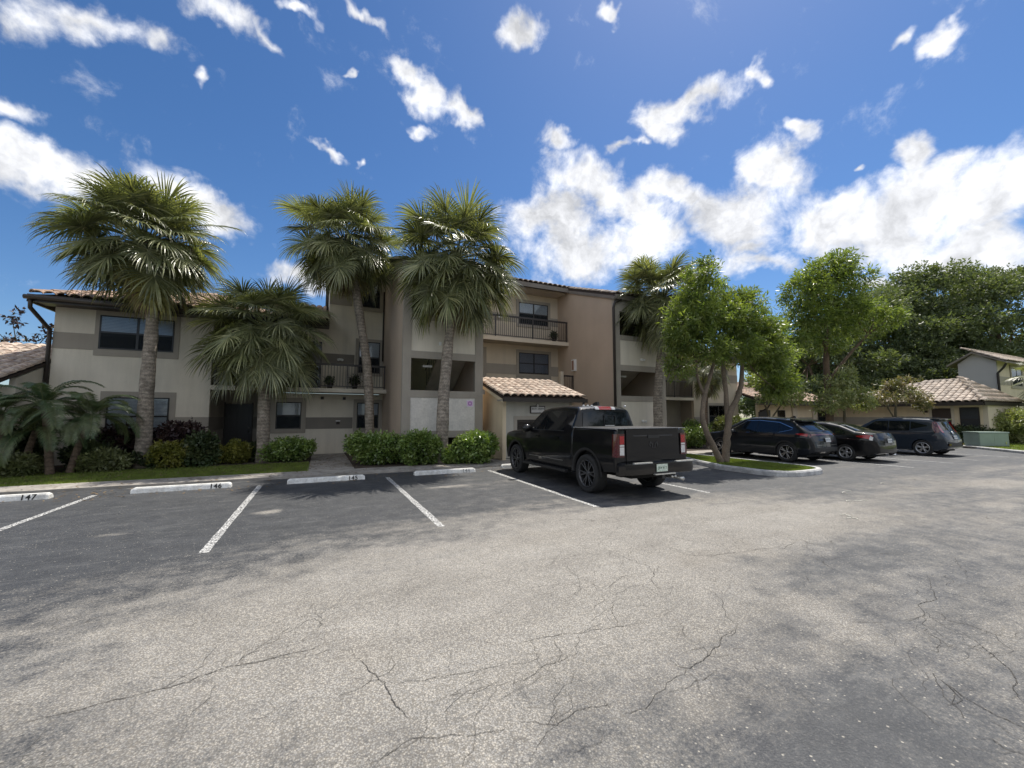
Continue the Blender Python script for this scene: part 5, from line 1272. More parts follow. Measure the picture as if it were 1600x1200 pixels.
    MB().tube([(-.75, 0, .42), (.75, 0, .42)], .06, 8).build('axle', M['under'], T); MB().lathe([(0, -.16), (.15, -.05), (.15, .05), (0, .16)], (0, 0, .42), (1, 0, 0), 12).build('differential', M['under'], T, True)
    MB().box(-.55, .55, -.95, 4.2, .40, .62).build('chassis', M['under'], T); MB().box(-.80, .80, .6, 3.0, .35, .45).build('floor_pan', M['under'], T)
    MB().box(-.82, .82, -.75, .75, .62, 1.0).build('wheel_housing', M['under'], T); MB().box(-.78, .78, wb - .55, wb + .55, .62, 1.0).build('wheel_housing', M['under'], T)
    for y, bd in ((0, bed), (wb, cab)):                      # wheel-arch lips
        for sg in (-1, 1):
            V = []; n = 22
            for i in range(n + 1):
                a = math.pi * i / n; yy = y + .515 * math.cos(a); zz = .42 + .515 * math.sin(a); y2 = y + .575 * math.cos(a); z2 = .42 + .575 * math.sin(a)
                V += [(sg * 1.012, yy, zz), (sg * 1.010, y2, z2), (sg * .93, yy, zz)]
            F = [f for i in range(n) for f in ((3 * i, 3 * i + 3, 3 * i + 4, 3 * i + 1), (3 * i, 3 * i + 2, 3 * i + 5, 3 * i + 3))]
            link('wheel_arch_lip', mesh_from('wheel_arch_lip', V, F, [M['plastic']], True), T)
    add_wheels(T, (0, wb), 1.74, .42, .29, .305, 6, M['rim_dark'], 'y')
M['cap'] = mat('rail_cap_highlight', (.34, .34, .34), .22, .1, 10, coords='Object', coat=.6); M['trimline'] = mat('satin_trim', (.25, .25, .24), .3, .1, 10, coords='Object', metal=.7)  # cap tone lightened to paint the highlight along bed rails and tailgate top
M['emblem'] = mat('gunmetal_emblem', (.06, .06, .065), .3, .1, 20, coords='Object', metal=.8)
pickup()

def crossover():
    T = thing('parked_car', 'black coupe-roof crossover parked beside the tree island', 'crossover', (16.62, 9.42, 0), 0)
    wb = 2.69
    b = Body([(-.96, .52), (-.93, .78), (-.86, 1.00), (-.80, 1.10), (-.74, 1.15), (-.42, 1.36), (-.28, 1.45), (-.20, 1.53), (.3, 1.60), (.9, 1.645), (1.4, 1.64), (1.75, 1.58), (2.75, 1.05), (3.3, .98), (3.6, .86), (3.68, .5)],
             [(-.96, .42), (-.6, .28), (3.0, .22), (3.68, .3)], -.96, 3.68, .93, [(.25, .92), (.45, .965), (.7, .985), (.92, 1.0), (1.05, .965), (1.1, .93), (1.5, .73), (1.65, .66)],
             r=.09, rc0=.60, rc1=.6, rcw0=.27, rcw1=.32, arches=(0, wb), R=.39, zc=.36, crown=.03)
    b.build('body', M['p_nx'], T, .10)
    b.side_patch('side_window', M['cglass'], T, [(.28, 1.10), (1.08, 1.06)], [(.28, 1.44), (1.08, 1.515)])
    b.side_patch('side_window', M['cglass'], T, [(1.12, 1.055), (2.28, 1.035)], [(1.12, 1.515), (1.6, 1.49), (1.9, 1.34), (2.28, 1.06)])
    b.side_patch('side_window', M['cglass'], T, [(-.22, 1.22), (.24, 1.10)], [(-.22, 1.235), (.24, 1.43)])
    b.side_patch('window_trim', M['chrome'], T, [(-.26, 1.245), (.3, 1.455), (1.1, 1.527), (1.6, 1.503), (2.3, 1.07)], [(-.26, 1.262), (.3, 1.470), (1.1, 1.540), (1.6, 1.516), (2.3, 1.085)], off=.010, nz=1)
    b.side_patch('window_trim', M['chrome'], T, [(-.26, 1.20), (.24, 1.085), (2.3, 1.022)], [(-.26, 1.208), (.24, 1.093), (2.3, 1.03)], off=.010, nz=1)
    b.top_patch('rear_window', M['cglass'], T, -.73, -.40, .60, .52, .008); b.top_patch('windscreen', M['cglass'], T, 1.85, 2.70, .60, .72, .006)
    V = [(-.56, -.44, 1.535), (.56, -.44, 1.535), (.62, -.05, 1.595), (-.62, -.05, 1.595)]
    MB().add(V + [(x, y + .03, z - .045) for x, y, z in V], [(0, 1, 2, 3), (7, 6, 5, 4), (0, 4, 5, 1), (1, 5, 6, 2), (3, 2, 6, 7), (0, 3, 7, 4)]).build('roof_spoiler', M['p_nx'], T)
    MB().prism([(.10, 1.62), (.32, 1.64), (.16, 1.70), (.12, 1.70)], 0, -.02, .02).build('antenna_fin', M['p_nx'], T)
    b.rear_patch('light_bar', M['dred'], T, (-.72, .72), [(-.72, 1.0), (0, 1.02), (.72, 1.0)], [(-.72, 1.05), (0, 1.06), (.72, 1.05)], off=.012, nz=2)
    for sg in (-1, 1):
        b.side_patch('tail_light', M['red'], T, [(-.80, .96), (-.60, 1.0), (-.42, 1.04)], [(-.80, 1.06), (-.60, 1.075), (-.42, 1.055)], off=.010, sides=(sg,), nz=3)
    b.rear_patch('tail_light', M['dred'], T, (-.82, -.70), [(-.82, .93), (-.70, .97)], [(-.82, 1.05), (-.70, 1.05)], off=.012, nz=3); b.rear_patch('tail_light', M['dred'], T, (.70, .82), [(.70, .97), (.82, .93)], [(.70, 1.05), (.82, 1.05)], off=.012, nz=3)
    b.rear_patch('bumper_cover', M['plastic'], T, (-.72, .72), [(-.72, .30 + .14), (.72, .44)], [(-.72, .56), (0, .60), (.72, .56)], off=.012, nz=3)
    b.rear_patch('bumper_trim', M['trimline'], T, (-.62, .62), [(-.62, .655), (.62, .655)], [(-.62, .672), (.62, .672)], off=.010, nz=1)
    plate(T, 0, -.955, .84, M['plate_white'], '22B ZQK', M['ink2'], 78)
    MB().tube([(.0, -.79, 1.155), (.32, -.80, 1.175)], .012, 6).build('rear_wiper', M['plastic'], T)
    b.seam(T, [(.26, 1.08), (.26, .95), (.46, .60), (.50, .36), (2.05, .34), (2.16, 1.02)]); b.seam(T, [(1.12, 1.04), (1.14, .34)])
    for y in (.45, 1.35):
        for sg in (-1, 1): MB().box(-.01, .01, 0, .16, -.012, .012).build('door_handle', M['p_nx'], T, loc=(sg * (b.X(y, .96) + .018), y, .96))
    mirror_pair(T, 1.98, 1.06, .88, M['p_nx'])
    for y in (0, wb):
        for sg in (-1, 1):
            V = []; n = 20
            for i in range(n + 1):
                a = math.pi * i / n
                for R_, e in ((.385, .012), (.435, .008)): yy, zz = y + R_ * math.cos(a), .36 + R_ * math.sin(a); V.append((sg * (b.S(yy, max(zz, .4)) + e), yy, zz))
            link('wheel_arch_lip', mesh_from('wheel_arch_lip', V, [(2 * i, 2 * i + 2, 2 * i + 3, 2 * i + 1) for i in range(n)], [M['plastic']], True), T)
    under(T, .72, -.6, 3.2, .22, .62); add_wheels(T, (0, wb), 1.60, .365, .23, .255, 5, M['rim_two'], 'y')
M['rim_two'] = mat('machined_rim', (.30, .30, .31), .25, .1, 20, coords='Object', metal=.9)
crossover()

def sedan():
    T = thing('parked_car', 'glossy black four door sedan between the crossover and the boxy hatchback', 'sedan', (19.08, 8.72, 0), 0)
    wb = 2.70
    b = Body([(-1.03, .60), (-1.00, .80), (-.93, .94), (-.88, 1.04), (-.6, 1.09), (-.32, 1.12), (.25, 1.34), (.75, 1.44), (1.2, 1.455), (1.55, 1.41), (2.55, .98), (3.1, .90), (3.5, .76), (3.6, .5)],
             [(-1.03, .34), (-.6, .22), (3.0, .18), (3.6, .26)], -1.03, 3.6, .895, [(.2, .92), (.4, .965), (.65, .99), (.82, 1.0), (.96, .955), (1.0, .925), (1.35, .68), (1.46, .60)],
             r=.075, rc0=.6, rc1=.6, rcw0=.29, rcw1=.34, arches=(0, wb), R=.345, zc=.32, crown=.03)
    b.build('body', M['p_black'], T, .12)
    b.side_patch('side_window', M['cglass'], T, [(-.02, 1.03), (.95, .985)], [(-.02, 1.10), (.30, 1.26), (.95, 1.355)])
    b.side_patch('side_window', M['cglass'], T, [(.99, .98), (2.1, .955)], [(.99, 1.355), (1.4, 1.335), (1.7, 1.20), (2.1, .97)])
    b.top_patch('rear_window', M['cglass'], T, -.28, .42, .60, .50, .006); b.top_patch('windscreen', M['cglass'], T, 1.62, 2.5, .54, .68, .006)
    for sg in (-1, 1):
        b.side_patch('tail_light', M['red'], T, [(-.90, .84), (-.72, .87), (-.42, .94)], [(-.90, .985), (-.72, 1.005), (-.42, .955)], off=.010, sides=(sg,), nz=3)
        b.side_patch('reverse_light', M['lens'], T, [(-.925, .80), (-.84, .82)], [(-.925, .915), (-.84, .985)], off=.012, sides=(sg,), nz=2)
        b.side_patch('bumper_crease', M['p_black'], T, [(-.94, .60), (-.55, .62)], [(-.94, .63), (-.55, .635)], off=.018, sides=(sg,), nz=1)
    b.rear_patch('boot_seam', M['under'], T, (-.62, .62), [(-.62, .70), (.62, .70)], [(-.62, .708), (.62, .708)], off=.004, nz=1)
    b.rear_patch('number_recess', M['plastic'], T, (-.30, .30), [(-.3, .70), (.3, .70)], [(-.3, .88), (.3, .88)], off=.006, nz=2)
    MB().lathe([(.05, 0), (.06, 0), (.06, .008), (.05, .008)], (0, -.99, .945), (0, -1, .5), 18).build('badge', M['chrome'], T, True)
    plate(T, 0, -1.03, .79, M['plate_white'], 'K27 LRD', M['ink2'], 84); MB().tube([(.45, -.8, .26), (.45, -1.0, .26)], .035, 10).build('exhaust_pipe', M['chrome'], T, True)
    b.seam(T, [(.30, 1.0), (.22, .80), (.42, .45), (.45, .30), (2.0, .28), (2.1, .95)]); b.seam(T, [(.99, .97), (1.02, .28)])
    mirror_pair(T, 1.92, 1.0, .84, M['p_black'], .9)
    for y in (.45, 1.3):
        for sg in (-1, 1): MB().box(-.01, .01, 0, .15, -.012, .012).build('door_handle', M['p_black'], T, loc=(sg * (b.X(y, .88) + .018), y, .88))
    under(T, .68, -.6, 3.1, .18, .52); add_wheels(T, (0, wb), 1.55, .32, .205, .218, 5, M['rim_silver'], 'y')
sedan()

def boxy():
    T = thing('parked_car', 'boxy slate blue hatchback with tall tail lights, farthest of the parked cars', 'hatchback', (24.42, 8.40, 0), 0)
    wb = 2.60
    b = Body([(-.80, .50), (-.78, .68), (-.72, .86), (-.66, .95), (-.57, 1.10), (-.47, 1.32), (-.38, 1.50), (-.30, 1.565), (.2, 1.60), (1.0, 1.615), (1.55, 1.59), (1.75, 1.53), (2.45, 1.06), (2.55, 1.02), (3.05, .98), (3.28, .86), (3.38, .5)],
             [(-.80, .36), (-.5, .24), (3.0, .2), (3.38, .28)], -.80, 3.38, .90, [(.2, .93), (.4, .97), (.7, 1.0), (.95, .99), (1.05, .965), (1.5, .80), (1.62, .74)],
             r=.085, rc0=.42, rc1=.5, rcw0=.19, rcw1=.25, arches=(0, wb), R=.365, zc=.335, crown=.03)
    b.build('body', M['p_soul'], T, .08)
    b.side_patch('side_window', M['cglass'], T, [(.40, 1.07), (1.12, 1.05)], [(.40, 1.475), (1.12, 1.485)]); b.side_patch('side_window', M['cglass'], T, [(1.16, 1.05), (2.12, 1.04)], [(1.16, 1.485), (1.62, 1.465), (2.12, 1.08)])
    b.side_patch('side_window', M['cglass'], T, [(-.20, 1.27), (.36, 1.13)], [(-.20, 1.30), (.36, 1.46)])
    b.side_patch('window_trim', M['plastic'], T, [(.38, 1.04), (2.15, 1.015)], [(.38, 1.055), (2.15, 1.03)], off=.009, nz=1)
    b.top_patch('windscreen', M['cglass'], T, 1.8, 2.40, .62, .70, .006)
    b.rear_patch('rear_window', M['cglass'], T, (-.55, .55), [(-.55, 1.10), (.55, 1.10)], [(-.55, 1.44), (.55, 1.44)], off=.010)
    for sg in (-1, 1):
        b.side_patch('tail_light', M['dred'], T, [(-.60, 1.0), (-.47, 1.0), (-.36, 1.24)], [(-.60, 1.10), (-.47, 1.44), (-.36, 1.46)], off=.010, sides=(sg,), nz=5)
        xs = (-.70, -.56) if sg < 0 else (.56, .70)
        b.rear_patch('tail_light', M['red'], T, xs, [(xs[0], 1.0), (xs[1], 1.0)], [(xs[0], 1.45), (xs[1], 1.45)], off=.012, nz=5)
        MB().box(sg * .62 - .10, sg * .62 + .10, -.80, -.775, .46, .54).build('bumper_reflector', M['dred'], T)
    V = [(-.60, -.52, 1.575), (.60, -.52, 1.575), (.66, -.25, 1.60), (-.66, -.25, 1.60)]
    MB().add(V + [(x, y + .03, z - .045) for x, y, z in V], [(0, 1, 2, 3), (7, 6, 5, 4), (0, 4, 5, 1), (1, 5, 6, 2), (3, 2, 6, 7), (0, 3, 7, 4)]).build('roof_spoiler', M['p_soul'], T)
    for sg in (-1, 1): MB().tube([(sg * .60, -.15, 1.63), (sg * .60, .8, 1.66), (sg * .59, 1.4, 1.635)], .014, 6).build('roof_rail', M['plastic'], T)
    b.rear_patch('bumper_cover', M['plastic'], T, (-.66, .66), [(-.66, .40), (.66, .40)], [(-.66, .62), (0, .56), (.66, .62)], off=.014, nz=3)
    plate(T, 0, -.77, .80, M['plate_white'], 'R6T 09C', M['ink2'], 76); MB().lathe([(0, 0), (.07, 0), (.075, .01), (0, .02)], (0, -.70, .98), (0, -1, .6), 16).build('badge', M['chrome'], T, True)
    b.seam(T, [(.38, 1.06), (.36, .80), (.46, .45), (.48, .32), (1.98, .30), (2.1, 1.03)]); b.seam(T, [(1.14, 1.04), (1.16, .30)])
    mirror_pair(T, 1.98, 1.07, .86, M['p_soul'], .95)
    for y in (.5, 1.4):
        for sg in (-1, 1): MB().box(-.01, .01, 0, .15, -.012, .012).build('door_handle', M['p_soul'], T, loc=(sg * (b.X(y, .95) + .018), y, .95))
    under(T, .68, -.5, 3.0, .2, .58); add_wheels(T, (0, wb), 1.56, .335, .215, .232, 5, M['rim_silver'], 'y')
boxy()

# ------------------------------------------------------------------ palms
def trunk_mat(name, c1, c2, ring=16):
    m = mat(name, c1, .92, .2, 3, .3, 26, bump=1.0, bscale=26, coords='Object', streak=.25, col2=c2); nt = m.node_tree; N = nt.nodes.new; L = nt.links.new; b = nt.nodes['Principled BSDF']
    src = [l for l in nt.links if l.to_socket == b.inputs['Base Color']][0].from_socket
    wv = N('ShaderNodeTexWave'); wv.wave_type = 'BANDS'; wv.bands_direction = 'Z'; wv.inputs['Scale'].default_value = ring / 6.28; wv.inputs['Distortion'].default_value = 3.5; wv.inputs['Detail'].default_value = 4; wv.inputs['Detail Scale'].default_value = 2.5
    L(N('ShaderNodeTexCoord').outputs['Object'], wv.inputs['Vector']); mr = N('ShaderNodeMapRange'); mr.inputs['To Min'].default_value = .78; mr.inputs['To Max'].default_value = 1.12; L(wv.outputs['Fac'], mr.inputs['Value'])
    mx = N('ShaderNodeMixRGB'); mx.blend_type = 'MULTIPLY'; mx.inputs[0].default_value = 1; L(src, mx.inputs[1]); L(mr.outputs[0], mx.inputs[2]); L(mx.outputs[0], b.inputs['Base Color'])
    return m
M['palmtrunk'] = trunk_mat('palm_trunk', (.33, .285, .235), (.22, .185, .15)); M['palmtrunk_b'] = trunk_mat('palm_trunk_brown', (.17, .12, .085), (.11, .08, .06))

def fan_frond(elev, seed, kind='live', size=1.0):
    """costapalmate leaf, built the way gravity leaves it at this elevation (degrees); grows along +X"""
    r = random.Random(seed); mb = MB(); e = math.radians(elev); n = 9
    pl = r.uniform(.95, 1.45) * size * (.85 if elev > 60 else 1); P = []; p = Vector((.10, 0, 0)); a = e
    for i in range(n):
        P.append(p.copy()); a -= (.05 + .035 * math.cos(a)) * (1.0 if elev > 0 else .6); p = p + Vector((math.cos(a), 0, math.sin(a))) * pl / (n - 1)
    mb.tube(P, [.024 * (1 - .5 * i / (n - 1)) for i in range(n)], 4, 1)
    h = P[-1]; d = Vector((math.cos(a), 0, math.sin(a))); up = Vector((-d.z, 0, d.x)); sd_ = Vector((0, 1, 0))
    roll = r.uniform(-.6, .6); sd_, up = sd_ * math.cos(roll) + up * math.sin(roll), up * math.cos(roll) - sd_ * math.sin(roll)
    ns = 58; R = r.uniform(.92, 1.12) * size; droop = {'live': .62, 'old': .9, 'dead': 1.0}[kind] * r.uniform(.7, 1.25)
    curl = r.uniform(.25, .5)
    for i in range(ns):
        f = (i + .5) / ns * 2 - 1; phi = f * math.radians(150 if kind != 'dead' else 100)
        base = h + d * (.28 * size * math.cos(phi) * (1 - abs(f))) - up * 0
        dirv = (d * math.cos(phi) + sd_ * math.sin(phi) + up * (curl * (abs(f) - .3))).normalized()
        L_ = R * (1.0 - .28 * abs(f) ** 1.5) * r.uniform(.9, 1.08); dr = droop * r.uniform(.7, 1.35); w0 = .0165 * size
        wd = dirv.cross(up).normalized(); nf = wd.cross(dirv); tw = r.uniform(-.5, .5); wd = (wd * math.cos(tw) + nf * math.sin(tw)); V = []
        segs = 6; q = base.copy(); dd = dirv.copy()
        for k in range(segs + 1):
            t = k / segs; w = w0 * (.5 + 2.6 * t if t < .25 else 1.15) * (1 if t < .55 else max(.06, (1 - t) / .45))
            V += [q - wd * w, q + up * .010 * (1 - t), q + wd * w] if k < segs else [q, q, q]
            dd = (dd + Vector((0, 0, -1)) * dr * (max(0, t - .22) ** 1.1) * 1.15 + Vector((r.uniform(-.05, .05), r.uniform(-.05, .05), 0))).normalized(); q = q + dd * (L_ / segs)
        F = []
        for k in range(segs):
            b = 3 * k; F += [(b, b + 1, b + 4, b + 3), (b + 1, b + 2, b + 5, b + 4)] if k < segs - 1 else [(b, b + 1, b + 3), (b + 1, b + 2, b + 3)]
        mb.add(V[:-2], F, 2 if r.random() < .26 else 0)
    lm = {'live': M['palm'], 'old': M['palm_y'], 'dead': M['palm_dead']}[kind]
    return mb.mesh('frond', [lm, M['petiole'] if kind != 'dead' else M['palm_dead'], {'live': M['palm_l'], 'old': M['palm_l'], 'dead': M['palm_dead']}[kind]])
FAN = {}
for e in (82, 68, 54, 40, 27, 14, 2, -12, -26, -40, -56): FAN[e] = [fan_frond(e, 100 + e * 7 + k) for k in range(3)]
FAN['old'] = [fan_frond(-30 - 14 * k, 700 + k, 'old') for k in range(4)]; FAN['dead'] = [fan_frond(-72 - 3 * k, 800 + k, 'dead', .85) for k in range(4)]

def trunk_mesh(name, pts, rad, m, n=14, boots=False, seed=0):
    r = random.Random(seed); P = []; Rr = []
    pts = [Vector(p) for p in pts]; N_ = 10
    for a, b in range_pairs(pts):
        for k in range(N_): P.append(a.lerp(b, k / N_))
    P.append(pts[-1]); sm = P[:]
    for it in range(6):
        for i in range(1, len(P) - 1): sm[i] = (P[i - 1] + P[i] * 2 + P[i + 1]) / 4
        P = sm[:]
    L_ = len(P)
    for i in range(L_): t = i / (L_ - 1); Rr.append(float(np.interp(t, [x[0] for x in rad], [x[1] for x in rad])) * r.uniform(.96, 1.05))
    return MB().tube(P, Rr, n).mesh(name, m, True)
def range_pairs(L_): return list(zip(L_[:-1], L_[1:]))

def fan_palm(label, base, pts, rad, n=62, scale=1.0, seed=1, tm='palmtrunk', low=-56, olds=5, deads=4, top=None):
    T = thing('fan_palm', label, 'palm tree', base, 0, 'sabal palms in front of the apartment building'); r = random.Random(seed)
    link('trunk', trunk_mesh('trunk', pts, rad, M[tm], seed=seed), T)
    c = Vector(pts[-1]); bt = MB()
    for k in range(26):                                             # old leaf bases under the crown
        a = k * 2.4; z = -.75 + .9 * k / 26; rr = rad[-1][1] * .95; d = Vector((math.cos(a), math.sin(a), 0)); q = c + d * rr + Vector((0, 0, z)); s_ = d.cross(Vector((0, 0, 1)))
        bt.add([q - s_ * .05, q + s_ * .05, q + d * .10 + Vector((0, 0, .26)) + s_ * .025, q + d * .10 + Vector((0, 0, .26)) - s_ * .025], [(0, 1, 2, 3)])
    bt.build('leaf_bases', M['palm_dead'], T)
    es = [82, 68, 54, 40, 27, 14, 2, -12, -26, -40, -56]; es = [e for e in es if e >= low]
    for k in range(n):
        t = (k + .5) / n; e = es[min(len(es) - 1, int(t ** .85 * len(es)))]; me = r.choice(FAN[e])
        o = link('frond', me, T, c + Vector((0, 0, .35 * (1 - t) - .1)), (r.uniform(-.12, .12), r.uniform(-.12, .12), k * 2.39996 + r.uniform(-.25, .25))); s_ = scale * r.uniform(.86, 1.1); o.scale = (s_, s_, s_)
    for k in range(olds):
        o = link('frond', r.choice(FAN['old']), T, c - Vector((0, 0, .1)), (0, 0, r.uniform(0, 6.28))); o.scale = (scale * .95,) * 3; o['label'] = 'yellowing drooping frond'
    for k in range(deads):
        o = link('frond', r.choice(FAN['dead']), T, c - Vector((0, 0, .2)), (0, 0, r.uniform(0, 6.28))); o.scale = (scale,) * 3; o['label'] = 'dead brown hanging frond'
    return T
rt = lambda b, m_, t: [(0, b), (.06, b * .86), (.5, m_), (1, t)]
fan_palm('tall thick trunk sabal palm in front of the left wing window', (-5.03, 16.8, .05), [(0, 0, 0), (-.03, 0, 2.7), (-.0, 0, 4.8), (-.12, 0, 6.0), (-.3, 0, 7.15)], rt(.25, .165, .16), 84, 1.06, 1, low=-26, olds=6)
fan_palm('short sabal palm with drooping crown beside the dark entry door', (-1.78, 17.0, .05), [(0, 0, 0), (-.05, 0, 2.5), (-.10, 0, 3.8), (-.15, 0, 4.65)], rt(.24, .18, .17), 82, 1.0, 2, olds=4, deads=1)
fan_palm('slender leaning sabal palm left of the first stair tower', (1.86, 17.2, .05), [(0, 0, 0), (-.08, 0, 2.4), (-.24, 0, 4.0), (-.58, 0, 6.0), (-.85, -.05, 7.5), (-1.2, -.1, 8.5)], rt(.21, .165, .15), 74, 1.0, 3, low=-40, olds=7, deads=3)
fan_palm('tall sabal palm directly in front of the first stair tower', (3.90, 14.0, .05), [(0, 0, 0), (.03, 0, 2.3), (.22, 0, 4.6), (.42, 0, 6.1), (.46, 0, 7.25)], rt(.26, .17, .17), 80, 1.12, 4, olds=6, deads=3)
fan_palm('bent sabal palm in front of the second stair tower', (14.22, 14.2, .05), [(0, 0, 0), (0, 0, 2.4), (.25, 0, 4.4), (.80, 0, 6.2), (.45, 0, 7.15)], rt(.25, .19, .20), 90, 1.12, 5, 'palmtrunk', -56, olds=4, deads=8)
fan_palm('small sabal palm behind the twin trunk tree', (19.95, 16.4, .05), [(0, 0, 0), (.05, 0, 2.2), (.3, 0, 4.4)], rt(.2, .17, .17), 30, .75, 6, 'palmtrunk_b', -56, olds=2, deads=9)
fan_palm('sabal palm cut by the right edge of the view beside the gabled house', (39.3, 7.6, .05), [(0, 0, 0), (.05, 0, 2.2), (.1, 0, 3.6)], rt(.25, .2, .2), 50, .95, 7, 'palmtrunk', -40, olds=2, deads=1)

def feather_frond(elev, seed):
    r = random.Random(seed); mb = MB(); a = math.radians(elev); p = Vector((.04, 0, 0)); n = 22; L_ = r.uniform(1.5, 1.9); P = []; D = []
    for i in range(n): P.append(p.copy()); D.append(Vector((math.cos(a), 0, math.sin(a)))); a -= .085 + .03 * i / n; p = p + D[-1] * L_ / (n - 1)
    mb.tube(P, [.014 * (1 - .75 * i / n) for i in range(n)], 4, 1)
    for i in range(3, n):
        for sg in (-1, 1):
            for e in (0, .5):
                q = P[i].lerp(P[min(i + 1, n - 1)], e); d = D[i]; up = Vector((-d.z, 0, d.x)); ll = .42 * math.sin(math.pi * (.12 + .82 * i / n)) * r.uniform(.85, 1.1)
                v = (Vector((0, sg, 0)) * .85 + d * .62 + up * .25).normalized(); m_ = q + v * ll * .55 - Vector((0, 0, .02)); t = q + v * ll - Vector((0, 0, ll * .38)); w = d * .02
                mb.add([q - w * .5, q + w * .5, m_ + w, m_ - w, t], [(0, 1, 2, 3), (3, 2, 4)], 0)
    return mb.mesh('frond', [M['featherleaf'], M['petiole']])
M['featherleaf'] = leafmat('feather_palm_leaf', (.07, .11, .05), (.15, .18, .09), .45, .25); M['featherleaf'].name = 'feather_palm_leaf'
FE = {e: [feather_frond(e, 40 + e + k) for k in range(2)] for e in (80, 62, 45, 28, 10, -8)}
def feather_palm(label, base, stems, seed):
    T = thing('feather_palm', label, 'palm tree', base, 0, 'feather palms at the left edge'); r = random.Random(seed)
    for sx, sy, h, lean in stems:
        top = Vector((sx + lean, sy, h)); link('trunk', trunk_mesh('trunk', [(sx, sy, 0), (sx + lean * .4, sy, h * .5), top], [(0, .10), (1, .065)], M['palmtrunk_b'], 9), T)
        for k in range(17):
            e = (80, 62, 45, 28, 10, -8)[min(5, int(k / 17 * 5.2))]; o = link('frond', r.choice(FE[e]), T, top, (0, 0, k * 2.4 + r.uniform(-.3, .3))); s_ = r.uniform(.72, .95); o.scale = (s_,) * 3
feather_palm('bushy feather palm clump below the left downspout', (-6.75, 15.9, .05), [(0, 0, 1.95, -.25), (.3, .25, 1.6, .35)], 1)
feather_palm('feather palm clump cut by the left edge of the view', (-7.75, 16.2, .05), [(0, 0, 1.7, -.2), (.35, -.1, 1.25, .2)], 2)

# ------------------------------------------------------------------ broadleaf trees and shrubs
def leaf_cloud(puffs, n, ln, wd, shell=.55, seed=0, droop=.25, cluster=5, flat=.0, cull=.12):
    """leaf quads spread through ellipsoid puffs (cx,cy,cz,rx,ry,rz)"""
    g = np.random.default_rng(seed); puffs = np.array(puffs, float); vol = puffs[:, 3] * puffs[:, 4] * puffs[:, 5]; pr = vol ** .7; pr /= pr.sum()
    nc = n // cluster; idx = g.choice(len(puffs), nc, p=pr); d = g.normal(size=(nc, 3)); d /= np.linalg.norm(d, axis=1)[:, None]
    rad = shell + (1 - shell) * g.random(nc) ** .6; rad = np.where(g.random(nc) < .2, g.random(nc), rad) * g.normal(1, .09, nc)
    c = puffs[idx, :3] + d * puffs[idx, 3:6] * rad[:, None]
    q_ = 1.0 / max(.25, float(np.median(puffs[:, 3])) * .55); ph = g.uniform(0, 6.28, 9)
    nz = sum(np.sin(c[:, k % 3] * q_ * (1.6 + .45 * k) + c[:, (k + 1) % 3] * q_ * (1.1 + .3 * k) + ph[k]) for k in range(9)) / 3.0
    keep = nz > cull; c = c[keep]; d = d[keep]
    C = np.repeat(c, cluster, 0); Dn = np.repeat(d, cluster, 0); m = len(C)
    v = g.normal(size=(m, 3)) * .9 + Dn * .9; v[:, 2] -= droop; v /= np.linalg.norm(v, axis=1)[:, None]
    u = np.cross(v, g.normal(size=(m, 3)) * (1 - flat) + np.array([0, 0, 1.0]) * 1.2); u /= np.linalg.norm(u, axis=1)[:, None] + 1e-9
    l = ln * g.uniform(.6, 1.25, m)[:, None]; w = wd * g.uniform(.7, 1.2, m)[:, None]; C = C + g.normal(size=(m, 3)) * ln * .35
    V = np.stack([C, C + v * l * .45 + u * w * .5, C + v * l, C + v * l * .45 - u * w * .5], 1).reshape(-1, 3)
    return V, np.arange(4 * m).reshape(-1, 4)

def tree(name, label, base, limbs, puffs, n, ln, wd, leaf, bark, seed=0, group=None, shell=.5, cat='tree', droop=.25, twigs=0, kind=None, cluster=5, cull=.12):
    T = thing(name, label, cat, base, 0, group); tr = MB(); r = random.Random(seed)
    if limbs:
        for pts, ra, rb in limbs:
            P = []; Q = [Vector(p) for p in pts]
            for a, b in range_pairs(Q):
                for k in range(5): P.append(a.lerp(b, k / 5))
            P.append(Q[-1])
            for it in range(3): P = [P[0]] + [(P[i - 1] + P[i] * 2 + P[i + 1]) / 4 for i in range(1, len(P) - 1)] + [P[-1]]
            P = [p + Vector((r.uniform(-.012, .012), r.uniform(-.012, .012), 0)) * (ra / .1) for p in P]
            tr.tube(P, [(ra + (rb - ra) * i / (len(P) - 1)) * r.uniform(.93, 1.08) for i in range(len(P))], 10)
        lastp = [Vector(l[0][-1]) for l in limbs]
        for pf in puffs:
            c = Vector(pf[:3]); a = min(lastp, key=lambda q: (q - c).length); mid = a.lerp(c, .5) + Vector((r.uniform(-.15, .15), r.uniform(-.15, .15), 0))
            tr.tube([a, mid, c], [.045, .03, .012], 6)
            for k in range(twigs):
                e = c + Vector((r.uniform(-1, 1) * pf[3], r.uniform(-1, 1) * pf[4], r.uniform(-.6, 1) * pf[5])) * .8; tr.tube([c.lerp(a, .2), e], [.015, .004], 4)
        tr.build('trunk', bark, T, True)
    V, F = leaf_cloud(puffs, n, ln, wd, shell, seed, droop, cluster, 0, cull)
    link('crown' if limbs else 'foliage', mesh_from('crown', V, F, [leaf]), T)
    return T
M['leaf_a'] = leafmat('island_tree_leaf', (.14, .195, .055), (.25, .30, .09), .38, .45)
M['leaf_b'] = leafmat('dark_tree_leaf', (.045, .07, .028), (.08, .10, .038), .5, .2, var=.35)
M['leaf_c'] = leafmat('small_tree_leaf', (.21, .25, .09), (.32, .33, .16), .4, .3)
M['leaf_d'] = leafmat('flowering_tree_leaf', (.16, .17, .075), (.28, .22, .14), .45, .3)
M['leaf_h'] = leafmat('hedge_leaf', (.12, .19, .045), (.24, .32, .09), .3, .25, spec=.8)
